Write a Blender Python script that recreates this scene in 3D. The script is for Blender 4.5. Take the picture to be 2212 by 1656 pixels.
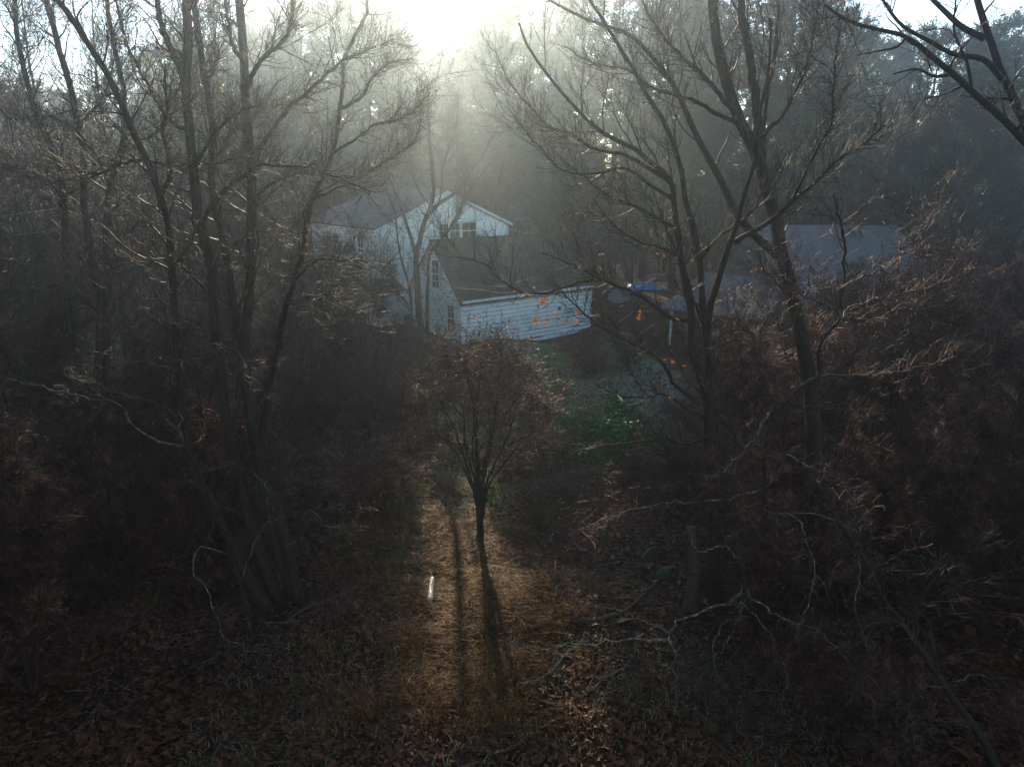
import bpy, math, random
import numpy as np

for o in list(bpy.data.objects):
    bpy.data.objects.remove(o)
scene = bpy.context.scene
COL = scene.collection
R = math.radians

# ------------------------------------------------------------------ camera
PITCH = R(16.15)
CAM_H = 10.0
cam = bpy.data.cameras.new("camera")
cam_ob = bpy.data.objects.new("camera", cam)
COL.objects.link(cam_ob)
cam.sensor_width = 36.0
cam.lens = 1536.0 / 2212.0 * 36.0
cam.clip_start = 0.1
cam.clip_end = 2000.0
cam_ob.location = (0, 0, CAM_H)
cam_ob.rotation_euler = (math.pi / 2 - PITCH, 0, 0)
scene.camera = cam_ob

# ------------------------------------------------------------------ light
SUN_EL, SUN_AZ = R(21.0), R(-6.9)          # azimuth measured from +Y towards +X
world = bpy.data.worlds.new("World")
scene.world = world
world.use_nodes = True
wn = world.node_tree
sky = wn.nodes.new("ShaderNodeTexSky")
sky.sky_type = 'NISHITA'
sky.sun_disc = False
sky.sun_elevation = SUN_EL
sky.sun_rotation = SUN_AZ
sky.air_density = 1.0
sky.dust_density = 0.08
bg = wn.nodes["Background"]
bg.inputs[1].default_value = 0.1
wn.links.new(sky.outputs[0], bg.inputs[0])

sun = bpy.data.lights.new("sun", 'SUN')
sun.energy = 3.4
sun.angle = R(0.5)
sun.color = (1.0, 0.79, 0.54)
sun_ob = bpy.data.objects.new("sun", sun)
COL.objects.link(sun_ob)
sdir = (math.sin(SUN_AZ) * math.cos(SUN_EL), math.cos(SUN_AZ) * math.cos(SUN_EL), math.sin(SUN_EL))
from mathutils import Vector
sun_ob.rotation_euler = Vector(sdir).to_track_quat('Z', 'Y').to_euler()

scene.view_settings.view_transform = 'Standard'
scene.view_settings.look = 'None'
scene.view_settings.exposure = 1.8
scene.view_settings.gamma = 1.0
scene.view_settings.use_curve_mapping = False
scene.render.engine = 'CYCLES'
scene.cycles.max_bounces = 4
scene.cycles.diffuse_bounces = 2
scene.cycles.glossy_bounces = 2
scene.cycles.transmission_bounces = 2
scene.cycles.volume_bounces = 0
scene.cycles.transparent_max_bounces = 4
scene.cycles.use_denoising = True
scene.cycles.denoiser = 'OPENIMAGEDENOISE'
scene.cycles.denoising_prefilter = 'NONE'
scene.cycles.use_adaptive_sampling = False

# ------------------------------------------------------------------ pixels to places (2212 x 1656 view of the photograph)
F, CX, CY = 1536.0, 1106.0, 828.0
CP, SP = math.cos(PITCH), math.sin(PITCH)


def ray(dx, dy):
    u, v = (dx - CX) / F, (CY - dy) / F
    return np.array([u, CP + v * SP, -SP + v * CP])


def P(dx, dy, Y):
    d = ray(dx, dy)
    return np.array([0, 0, CAM_H]) + d * (Y / d[1])


def PG(dx, dy, z=0.0):
    d = ray(dx, dy)
    return np.array([0, 0, CAM_H]) + d * ((z - CAM_H) / d[2])


# ------------------------------------------------------------------ mesh building
class MB:
    def __init__(self):
        self.v, self.q, self.t, self.n = [], [], [], 0

    def add(self, v, q=None, t=None):
        v = np.asarray(v, np.float32).reshape(-1, 3)
        if q is not None and len(q):
            self.q.append(np.asarray(q, np.int32).reshape(-1, 4) + self.n)
        if t is not None and len(t):
            self.t.append(np.asarray(t, np.int32).reshape(-1, 3) + self.n)
        self.v.append(v)
        self.n += len(v)
        return self

    def box(self, lo, hi, M=None):
        x0, y0, z0 = lo
        x1, y1, z1 = hi
        v = np.array([[x0, y0, z0], [x1, y0, z0], [x1, y1, z0], [x0, y1, z0],
                      [x0, y0, z1], [x1, y0, z1], [x1, y1, z1], [x0, y1, z1]], float)
        if M is not None:
            v = v @ np.array(M[0]).T + np.array(M[1])
        return self.add(v, [[0, 3, 2, 1], [4, 5, 6, 7], [0, 1, 5, 4], [1, 2, 6, 5], [2, 3, 7, 6], [3, 0, 4, 7]])

    def prism(self, poly, ext):
        """closed polygon (3-D points) pushed along ext"""
        a = np.asarray(poly, float)
        n = len(a)
        v = np.vstack([a, a + np.asarray(ext, float)])
        q = [[i, (i + 1) % n, (i + 1) % n + n, i + n] for i in range(n)]
        if n == 4:
            return self.add(v, q + [[3, 2, 1, 0], [4, 5, 6, 7]])
        t = []
        for i in range(1, n - 1):
            t += [[0, i + 1, i], [n, n + i, n + i + 1]]
        return self.add(v, q, t)

    def tubes(self, Pn, Rn, sides=4, cap=False):
        Pn = np.asarray(Pn, float)
        Rn = np.asarray(Rn, float)
        N, K, _ = Pn.shape
        T = np.gradient(Pn, axis=1)
        T /= np.linalg.norm(T, axis=2, keepdims=True) + 1e-9
        ref = np.where(np.abs(T[:, :1, 2:3]) > .9, np.array([[[1., 0, 0]]]), np.array([[[0, 0, 1.]]]))
        ref = np.broadcast_to(ref, T.shape)
        A = np.cross(T, ref)
        A /= np.linalg.norm(A, axis=2, keepdims=True) + 1e-9
        B = np.cross(T, A)
        ang = np.arange(sides) * 2 * np.pi / sides
        V = (Pn[:, :, None, :] + Rn[:, :, None, None] * (np.cos(ang)[None, None, :, None] * A[:, :, None, :]
             + np.sin(ang)[None, None, :, None] * B[:, :, None, :]))
        idx = np.arange(N * K * sides).reshape(N, K, sides)
        a = idx[:, :-1, :]
        b = np.roll(a, -1, axis=2)
        c = idx[:, 1:, :]
        d = np.roll(c, -1, axis=2)
        q = np.stack([a, b, d, c], -1).reshape(-1, 4)
        t = None
        if cap:
            t = []
            for n in range(N):
                for ring in (idx[n, 0], idx[n, -1][::-1]):
                    t += [[ring[0], ring[i + 1], ring[i]] for i in range(1, sides - 1)]
        return self.add(V.reshape(-1, 3), q, t)

    def build(self, name, mat, parent=None, smooth=True):
        me = bpy.data.meshes.new(name)
        v = np.vstack(self.v)
        q = np.vstack(self.q) if self.q else np.zeros((0, 4), np.int32)
        t = np.vstack(self.t) if self.t else np.zeros((0, 3), np.int32)
        me.vertices.add(len(v))
        me.vertices.foreach_set("co", v.ravel().astype(np.float32))
        lv = np.concatenate([q.ravel(), t.ravel()]).astype(np.int32)
        me.loops.add(len(lv))
        me.loops.foreach_set("vertex_index", lv)
        nf = len(q) + len(t)
        me.polygons.add(nf)
        st = np.concatenate([np.arange(len(q)) * 4, len(q) * 4 + np.arange(len(t)) * 3]).astype(np.int32)
        me.polygons.foreach_set("loop_start", st)
        me.polygons.foreach_set("use_smooth", np.full(nf, smooth))
        me.update(calc_edges=True)
        me.validate()
        mats = mat if isinstance(mat, (list, tuple)) else [mat]
        for m in mats:
            me.materials.append(m)
        o = bpy.data.objects.new(name, me)
        COL.objects.link(o)
        if parent is not None:
            o.parent = parent
        return o


def tag(o, label=None, cat=None, group=None, kind=None):
    if label:
        o["label"] = label
    if cat:
        o["category"] = cat
    if group:
        o["group"] = group
    if kind:
        o["kind"] = kind
    return o


def thing(name, label, cat, loc=(0, 0, 0), rotz=0.0, group=None):
    o = bpy.data.objects.new(name, None)
    COL.objects.link(o)
    o.location = loc
    o.rotation_euler = (0, 0, rotz)
    return tag(o, label, cat, group)


def copy_tree(o, parent=None):
    c = o.copy()
    COL.objects.link(c)
    if parent is not None:
        c.parent = parent
    for ch in list(o.children):
        copy_tree(ch, c)
    return c


# ------------------------------------------------------------------ materials
def mat(name, stops, scale=3.0, rough=.8, spec=.3, detail=6, stretch=(1, 1, 1), bump=0.0, bscale=None,
        translucent=0.0, patch=None, coord='Object', rand=0.0):
    """noise-driven colour ramp; patch=(colour, scale, threshold) lays a second blotchy colour over it"""
    m = bpy.data.materials.new(name)
    m.use_nodes = True
    nt = m.node_tree
    N, L = nt.nodes, nt.links
    bs = N["Principled BSDF"]
    tc = N.new("ShaderNodeTexCoord")
    mp = N.new("ShaderNodeMapping")
    mp.inputs["Scale"].default_value = stretch
    L.new(tc.outputs[coord], mp.inputs[0])
    nz = N.new("ShaderNodeTexNoise")
    nz.inputs["Scale"].default_value = scale
    nz.inputs["Detail"].default_value = detail
    nz.inputs["Roughness"].default_value = .65
    L.new(mp.outputs[0], nz.inputs[0])
    rp = N.new("ShaderNodeValToRGB")
    el = rp.color_ramp.elements
    for i, (pos, c) in enumerate(stops):
        e = el[i] if i < 2 else el.new(pos)
        e.position = pos
        e.color = (*c, 1)
    L.new(nz.outputs[0], rp.inputs[0])
    col = rp.outputs[0]
    if patch:
        pc, ps, pt = patch
        n2 = N.new("ShaderNodeTexNoise")
        n2.inputs["Scale"].default_value = ps
        n2.inputs["Detail"].default_value = 8
        n2.inputs["Roughness"].default_value = .7
        L.new(mp.outputs[0], n2.inputs[0])
        r2 = N.new("ShaderNodeValToRGB")
        r2.color_ramp.elements[0].position = pt
        r2.color_ramp.elements[1].position = min(1, pt + .08)
        L.new(n2.outputs[0], r2.inputs[0])
        mx = N.new("ShaderNodeMixRGB")
        L.new(r2.outputs[0], mx.inputs[0])
        L.new(col, mx.inputs[1])
        mx.inputs[2].default_value = (*pc, 1)
        col = mx.outputs[0]
    if rand:
        oi = N.new("ShaderNodeObjectInfo")
        hv = N.new("ShaderNodeHueSaturation")
        mr = N.new("ShaderNodeMapRange")
        mr.inputs[3].default_value = 1 - rand
        mr.inputs[4].default_value = 1 + rand
        L.new(oi.outputs["Random"], mr.inputs[0])
        L.new(mr.outputs[0], hv.inputs["Value"])
        L.new(col, hv.inputs["Color"])
        col = hv.outputs[0]
    L.new(col, bs.inputs["Base Color"])
    bs.inputs["Roughness"].default_value = rough
    bs.inputs["Specular IOR Level"].default_value = spec
    if bump:
        b = N.new("ShaderNodeBump")
        b.inputs["Strength"].default_value = bump
        b.inputs["Distance"].default_value = .03
        if bscale:
            n3 = N.new("ShaderNodeTexNoise")
            n3.inputs["Scale"].default_value = bscale
            n3.inputs["Detail"].default_value = 8
            L.new(mp.outputs[0], n3.inputs[0])
            L.new(n3.outputs[0], b.inputs["Height"])
        else:
            L.new(nz.outputs[0], b.inputs["Height"])
        L.new(b.outputs[0], bs.inputs["Normal"])
    if translucent:
        tr = N.new("ShaderNodeBsdfTranslucent")
        L.new(col, tr.inputs[0])
        mxs = N.new("ShaderNodeMixShader")
        mxs.inputs[0].default_value = translucent
        L.new(bs.outputs[0], mxs.inputs[1])
        L.new(tr.outputs[0], mxs.inputs[2])
        L.new(mxs.outputs[0], N["Material Output"].inputs[0])
    return m


M = {}
M['bark'] = mat("bark", [(.3, (.012, .0095, .008)), (.7, (.042, .034, .028))], 14, .85, .2, stretch=(1, 1, .25), bump=.6,
                patch=((.065, .075, .035), 3.2, .60))
M['bark_lichen'] = mat("bark_lichen", [(.3, (.035, .032, .026)), (.7, (.13, .135, .1))], 10, .8, .25,
                       patch=((.22, .28, .2), 9, .52), bump=.4)
M['twig'] = mat("twig", [(.36, (.012, .008, .007)), (.56, (.035, .025, .02)), (.7, (.13, .105, .085))], 2.6, .6, .25, detail=2)
M['twig_red'] = mat("twig_red", [(.38, (.016, .005, .004)), (.54, (.08, .021, .016)), (.68, (.27, .14, .105))], 2.2, .6, .25, detail=2, rand=.3)
M['twig_grey'] = mat("twig_grey", [(.36, (.018, .015, .013)), (.54, (.05, .043, .038)), (.7, (.14, .125, .105))], 1.6, .55, .3, detail=2, rand=.25)
M['needle'] = mat("needle", [(.3, (.018, .032, .018)), (.7, (.05, .075, .035))], 1.2, .6, .3, translucent=.25, rand=.2)
M['pine_bark'] = mat("pine_bark", [(.3, (.03, .024, .02)), (.7, (.08, .065, .055))], 6, .9, .1, stretch=(1, 1, .2))
M['leaf_orange'] = mat("leaf_orange", [(.35, (.14, .042, .012)), (.7, (.36, .125, .028))], 3, .5, .3, translucent=.55)
M['leaf_yellow'] = mat("leaf_yellow", [(.35, (.35, .2, .02)), (.7, (.5, .34, .06))], 3, .5, .3, translucent=.5)
M['leaf_brown'] = mat("leaf_brown", [(.3, (.1, .03, .025)), (.52, (.2, .07, .04)), (.66, (.26, .15, .05)), (.78, (.3, .26, .07))], 2.5, .55, .3, translucent=.35)
M['litter_leaf'] = mat("litter_leaf", [(.28, (.014, .004, .0015)), (.45, (.055, .015, .004)), (.58, (.12, .036, .008)), (.75, (.23, .09, .022))],
                       9, .6, .25, coord='Object')
M['dry_grass'] = mat("dry_grass", [(.34, (.05, .017, .004)), (.54, (.16, .07, .014)), (.68, (.4, .25, .09))], 6.0, .6, .2, translucent=.3)
M['green_grass'] = mat("green_grass", [(.3, (.07, .12, .035)), (.5, (.18, .23, .09)), (.68, (.42, .39, .27))], .9, .6, .3, translucent=.3)
M['ivy'] = mat("ivy", [(.32, (.008, .035, .006)), (.55, (.03, .12, .018)), (.72, (.1, .24, .05))], 7, .4, .45, translucent=.3)
M['stone'] = mat("stone", [(.3, (.025, .024, .018)), (.7, (.085, .078, .06))], 5, .9, .15, bump=.8, patch=((.03, .045, .012), 4, .5))
M['log'] = mat("log", [(.3, (.03, .02, .015)), (.7, (.11, .08, .06))], 12, .85, .2, stretch=(.3, 1, 1), bump=.7)
M['pale_wood'] = mat("pale_wood", [(.3, (.25, .18, .1)), (.7, (.48, .38, .24))], 8, .7, .3, stretch=(.2, 2, 2))
M['birch'] = mat("birch", [(.3, (.62, .58, .52)), (.7, (.85, .82, .76))], 5, .5, .4, patch=((.06, .05, .04), 13, .63), bump=.2)
M['blue_tarp'] = mat("blue_tarp", [(.3, (.015, .12, .3)), (.7, (.06, .28, .55))], 3, .4, .5, bump=.5, patch=((.5, .6, .66), 2.2, .56))
M['board_white'] = mat("board_white", [(.3, (.72, .8, .7)), (.7, (.83, .9, .81))], 1.6, .6, .3, stretch=(.4, .4, 2.5),
                       patch=((.3, .3, .28), 5, .68), bump=.15, bscale=30)
M['board_worn'] = mat("board_worn", [(.3, (.52, .53, .47)), (.7, (.8, .81, .73))], 2.4, .7, .25, stretch=(.8, .8, 2.2),
                      patch=((.16, .155, .15), 3.2, .53), bump=.2, bscale=30)
M['board_butt'] = mat("board_butt", [(.3, (.05, .05, .048)), (.7, (.16, .16, .15))], 4, .9, .1)
M['trim'] = mat("trim", [(.3, (.55, .56, .55)), (.7, (.78, .78, .76))], 3, .6, .3, patch=((.25, .24, .22), 6, .62))
M['glass'] = mat("glass", [(.3, (.012, .015, .016)), (.7, (.03, .035, .035))], 1.5, .12, .5)
M['foundation'] = mat("foundation", [(.3, (.05, .045, .04)), (.7, (.16, .15, .135))], 4, .9, .15, bump=.7)
M['metal_roof'] = mat("metal_roof", [(.3, (.05, .046, .04)), (.7, (.1, .094, .085))], 2, .5, .4, stretch=(1, .3, 1), patch=((.2, .16, .13), 1.5, .63))
M['wire'] = mat("wire", [(.3, (.25, .25, .25)), (.7, (.4, .4, .4))], 2, .3, .6)
M['door'] = mat("door", [(.3, (.05, .045, .04)), (.7, (.12, .11, .1))], 3, .7, .2)
M['gravel'] = mat("gravel", [(.3, (.11, .1, .085)), (.7, (.24, .23, .2))], 9, .9, .2, detail=10, bump=.5)


def shingle(name, c1, c2, moss):
    m = mat(name, [(.3, c1), (.7, c2)], 2.2, .85, .2, patch=(moss, .7, .6), stretch=(1, 1, 1))
    nt = m.node_tree
    N, L = nt.nodes, nt.links
    bs = N["Principled BSDF"]
    tc = N.new("ShaderNodeUVMap")
    br = N.new("ShaderNodeTexBrick")
    br.inputs["Scale"].default_value = 1.0
    br.inputs["Brick Width"].default_value = .32
    br.inputs["Row Height"].default_value = .16
    br.inputs["Mortar Size"].default_value = .018
    br.inputs["Color1"].default_value = (1.15, 1.15, 1.15, 1)
    br.inputs["Color2"].default_value = (.72, .72, .72, 1)
    br.inputs["Mortar"].default_value = (.35, .35, .35, 1)
    gt = N.new("ShaderNodeTexCoord")
    L.new(gt.outputs["UV"], br.inputs[0])
    old = bs.inputs["Base Color"].links[0].from_socket
    mx = N.new("ShaderNodeMixRGB")
    mx.blend_type = 'MULTIPLY'
    mx.inputs[0].default_value = 1
    L.new(old, mx.inputs[1])
    L.new(br.outputs[0], mx.inputs[2])
    L.new(mx.outputs[0], bs.inputs["Base Color"])
    b = N.new("ShaderNodeBump")
    b.inputs["Strength"].default_value = .6
    b.inputs["Distance"].default_value = .02
    L.new(br.outputs["Fac"], b.inputs["Height"])
    b.invert = True
    L.new(b.outputs[0], bs.inputs["Normal"])
    return m


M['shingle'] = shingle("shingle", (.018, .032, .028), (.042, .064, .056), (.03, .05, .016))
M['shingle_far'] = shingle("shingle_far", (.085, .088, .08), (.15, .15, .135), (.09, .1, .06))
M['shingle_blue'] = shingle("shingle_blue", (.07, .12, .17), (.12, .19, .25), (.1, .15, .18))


def ground_mat():
    m = bpy.data.materials.new("forest_floor")
    m.use_nodes = True
    nt = m.node_tree
    N, L = nt.nodes, nt.links
    bs = N["Principled BSDF"]
    tc = N.new("ShaderNodeTexCoord")

    def noise(sc, det=8, rough=.6, dist=0):
        n = N.new("ShaderNodeTexNoise")
        n.inputs["Scale"].default_value = sc
        n.inputs["Detail"].default_value = det
        n.inputs["Roughness"].default_value = rough
        n.inputs["Distortion"].default_value = dist
        L.new(tc.outputs["Object"], n.inputs[0])
        return n.outputs[0]

    def ramp(src, stops):
        r = N.new("ShaderNodeValToRGB")
        el = r.color_ramp.elements
        for i, (p_, c) in enumerate(stops):
            e = el[i] if i < 2 else el.new(p_)
            e.position = p_
            e.color = (*c, 1)
        L.new(src, r.inputs[0])
        return r.outputs[0]

    def mix(f, a, b_):
        x = N.new("ShaderNodeMixRGB")
        L.new(f, x.inputs[0])
        L.new(a, x.inputs[1])
        L.new(b_, x.inputs[2])
        return x.outputs[0]
    litter = ramp(noise(7, 12, .75), [(.3, (.008, .003, .0012)), (.5, (.03, .0095, .003)), (.62, (.055, .02, .006)), (.75, (.095, .042, .014))])
    straw = ramp(noise(10, 10, .7, 1), [(.3, (.03, .016, .007)), (.55, (.08, .046, .016)), (.75, (.14, .09, .034))])
    moss = ramp(noise(9, 10, .7), [(.3, (.03, .05, .015)), (.55, (.075, .11, .035)), (.75, (.15, .18, .08))])
    pale = ramp(noise(12, 10, .7), [(.3, (.12, .115, .085)), (.55, (.24, .23, .175)), (.75, (.36, .35, .28))])
    c = mix(ramp(noise(.35, 4), [(.52, (0, 0, 0)), (.62, (1, 1, 1))]), litter, straw)

    # grassy clearing right of the middle: soft blob around (4.5, 31)
    def blob(cx, cy, rx, ry, edge=.35):
        mp = N.new("ShaderNodeMapping")
        mp.vector_type = 'POINT'
        mp.inputs["Location"].default_value = (-cx / rx, -cy / ry, 0)
        mp.inputs["Scale"].default_value = (1 / rx, 1 / ry, 0)
        L.new(tc.outputs["Object"], mp.inputs[0])
        ln = N.new("ShaderNodeVectorMath")
        ln.operation = 'LENGTH'
        L.new(mp.outputs[0], ln.inputs[0])
        ad = N.new("ShaderNodeMath")
        ad.operation = 'MULTIPLY_ADD'
        L.new(noise(.9, 6, .65), ad.inputs[0])
        ad.inputs[1].default_value = 1.1
        sub = N.new("ShaderNodeMath")
        sub.operation = 'SUBTRACT'
        L.new(ln.outputs["Value"], sub.inputs[0])
        sub.inputs[1].default_value = .55
        L.new(sub.outputs[0], ad.inputs[2])
        return ramp(ad.outputs[0], [(1 - edge, (1, 1, 1)), (1.0, (0, 0, 0))])
    c = mix(blob(4.2, 32, 4.2, 9), c, moss)
    c = mix(blob(3.6, 41.5, 4.6, 5.5), c, moss)
    c = mix(blob(5.8, 36.0, 3.4, 7.5), c, pale)
    c = mix(blob(-2.0, 24, 2.2, 9), c, moss)
    c = mix(blob(-20, 42, 9, 12), c, moss)
    L.new(c, bs.inputs["Base Color"])
    bs.inputs["Roughness"].default_value = .9
    bs.inputs["Specular IOR Level"].default_value = .2
    b = N.new("ShaderNodeBump")
    b.inputs["Strength"].default_value = 1.0
    b.inputs["Distance"].default_value = .08
    L.new(noise(14, 10, .7), b.inputs["Height"])
    L.new(b.outputs[0], bs.inputs["Normal"])
    return m


# ------------------------------------------------------------------ ground
def gz(x, y):
    return (.10 * np.sin(x * .55 + 1.3) * np.cos(y * .43) + .06 * np.sin(x * 1.3 + y * .9)
            + .05 * np.cos(x * .23 - y * 1.7)) * np.clip((60 - y) / 20, 0, 1) \
        - .9 * np.exp(-((x - 3.5) / 3.2) ** 2 - ((y - 47) / 5) ** 2)      # the ground drops along the garage


def grid_mesh(xs, ys, zf):
    X, Y = np.meshgrid(xs, ys)
    V = np.stack([X, Y, zf(X, Y)], -1).reshape(-1, 3)
    nx, ny = len(xs), len(ys)
    i = np.arange(nx * ny).reshape(ny, nx)
    q = np.stack([i[:-1, :-1], i[:-1, 1:], i[1:, 1:], i[1:, :-1]], -1).reshape(-1, 4)
    return V, q


xs = np.concatenate([[-700, -300, -120], np.arange(-60, 60.1, .6), [120, 300, 700]])
ys = np.concatenate([[-300, -80, -20], np.arange(0, 75.1, .6), [100, 160, 300, 900]])
V_, Q_ = grid_mesh(xs, ys, gz)
tag(MB().add(V_, Q_).build("ground", ground_mat()), "leaf-littered forest floor", None, None, "structure")

# gravel driveway running back between the garage and the shed
b = MB()
ctr = np.array([[8.6, 57], [9.4, 62], [11.5, 68], [16, 76]], float)
ctr = np.stack([np.interp(np.linspace(0, 3, 26), range(4), ctr[:, j]) for j in (0, 1)], 1)
ww = .95 + .2 * np.sin(np.arange(26) * 1.9) + .12 * np.cos(np.arange(26) * 4.1)
ww[:4] *= [.1, .45, .75, .92]
for i in range(len(ctr) - 1):
    w0, w1 = ww[i], ww[i + 1]
    a0, a1 = ctr[i], ctr[i + 1]
    b.add([[a0[0] - w0, a0[1], .22], [a0[0] + w0, a0[1], .22], [a1[0] + w1, a1[1], .22], [a1[0] - w1, a1[1], .22]], [[0, 1, 2, 3]])
tag(b.build("driveway", M['gravel']), "pale gravel driveway past the garage", None, None, "structure")


# ------------------------------------------------------------------ growing things
def spline(pts, K):
    pts = np.asarray(pts, float)
    d = np.concatenate([[0], np.cumsum(np.linalg.norm(np.diff(pts[:, :3], axis=0), axis=1))])
    s = np.linspace(0, d[-1], K)
    # cubic Hermite (Catmull-Rom) on arc length
    m = np.gradient(pts, d, axis=0) if len(pts) > 2 else np.tile((pts[1] - pts[0]) / d[1], (2, 1))
    k = np.clip(np.searchsorted(d, s, side='right') - 1, 0, len(d) - 2)
    h = (d[k + 1] - d[k])[:, None]
    t = ((s - d[k]) / h[:, 0])[:, None]
    return ((2 * t**3 - 3 * t**2 + 1) * pts[k] + (t**3 - 2 * t**2 + t) * h * m[k]
            + (-2 * t**3 + 3 * t**2) * pts[k + 1] + (t**3 - t**2) * h * m[k + 1])


def plen(Pn):
    return np.linalg.norm(np.diff(Pn, axis=1), axis=2).sum(1)


def grow(rng, Pn, Rn, n, tmin=.15, tmax=1.0, ang=(.5, 1.1), length=(.5, 1.2), shrink=.6, K=6, wig=.2, up=.06,
         rf=.6, rtip=.0025, rmax=9.0, flat=0.0):
    """n children spread over parent polylines"""
    N, Kp, _ = Pn.shape
    L = plen(Pn)
    pi = rng.choice(N, n, p=L / L.sum())
    t = tmin + (tmax - tmin) * rng.random(n) ** .85
    ft = t * (Kp - 1)
    k = np.clip(ft.astype(int), 0, Kp - 2)
    fr = (ft - k)[:, None]
    pos = Pn[pi, k] * (1 - fr) + Pn[pi, k + 1] * fr
    tan = Pn[pi, k + 1] - Pn[pi, k]
    tan /= np.linalg.norm(tan, axis=1, keepdims=True) + 1e-9
    rp = Rn[pi, k] * (1 - fr[:, 0]) + Rn[pi, k + 1] * fr[:, 0]
    rv = rng.normal(size=(n, 3))
    if flat:
        rv[:, 2] *= (1 - flat)
    perp = rv - (rv * tan).sum(1, keepdims=True) * tan
    perp /= np.linalg.norm(perp, axis=1, keepdims=True) + 1e-9
    a = rng.uniform(ang[0], ang[1], n)[:, None]
    d = np.cos(a) * tan + np.sin(a) * perp
    ln = rng.uniform(length[0], length[1], n) * (1 - shrink * t)
    out = np.zeros((n, K, 3))
    out[:, 0] = pos
    for i in range(1, K):
        d = d + rng.normal(size=(n, 3)) * wig
        d[:, 2] += up
        d /= np.linalg.norm(d, axis=1, keepdims=True) + 1e-9
        out[:, i] = out[:, i - 1] + d * (ln / (K - 1))[:, None]
    r0 = np.clip(np.minimum(rp * rf, rmax), rtip * 1.2, None)
    rad = r0[:, None] + (np.minimum(rtip, r0)[:, None] - r0[:, None]) * np.linspace(0, 1, K)[None] ** .8
    return out, rad


def leaf_quads(rng, pos, size, droop=.3):
    """small pointed lobed leaves: 6-point star of two quads and tips"""
    n = len(pos)
    a = rng.normal(size=(n, 3))
    a /= np.linalg.norm(a, axis=1, keepdims=True)
    c = rng.normal(size=(n, 3))
    c -= (c * a).sum(1, keepdims=True) * a
    c /= np.linalg.norm(c, axis=1, keepdims=True)
    nn = np.cross(a, c)
    s = (size * rng.uniform(.6, 1.25, n))[:, None]
    prof = [(0, 0), (.28, .42), (.5, .22), (.62, .5), (1.0, 0), (.62, -.5), (.5, -.22), (.28, -.42)]
    V = np.stack([pos + s * (u * a + v * c + droop * (abs(v) - .2 + u * u * .4) * nn) for u, v in prof], 1)
    i = np.arange(n)[:, None] * 8
    q = np.concatenate([i + np.array([[0, 1, 2, 6]]), i + np.array([[2, 3, 4, 5]])])
    q2 = np.concatenate([i + np.array([[0, 2, 6]]), i + np.array([[0, 6, 7]]), i + np.array([[2, 5, 6]])])
    return V.reshape(-1, 3), np.concatenate([i + np.array([[2, 3, 4, 5]])]), np.concatenate(
        [i + np.array([[0, 1, 2]]), i + np.array([[0, 2, 6]]), i + np.array([[0, 6, 7]]), i + np.array([[2, 5, 6]])])


def sample_on(rng, Pn, n):
    i = rng.integers(0, Pn.shape[0], n)
    k = rng.integers(max(1, Pn.shape[1] // 2), Pn.shape[1], n)
    return Pn[i, k]


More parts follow.
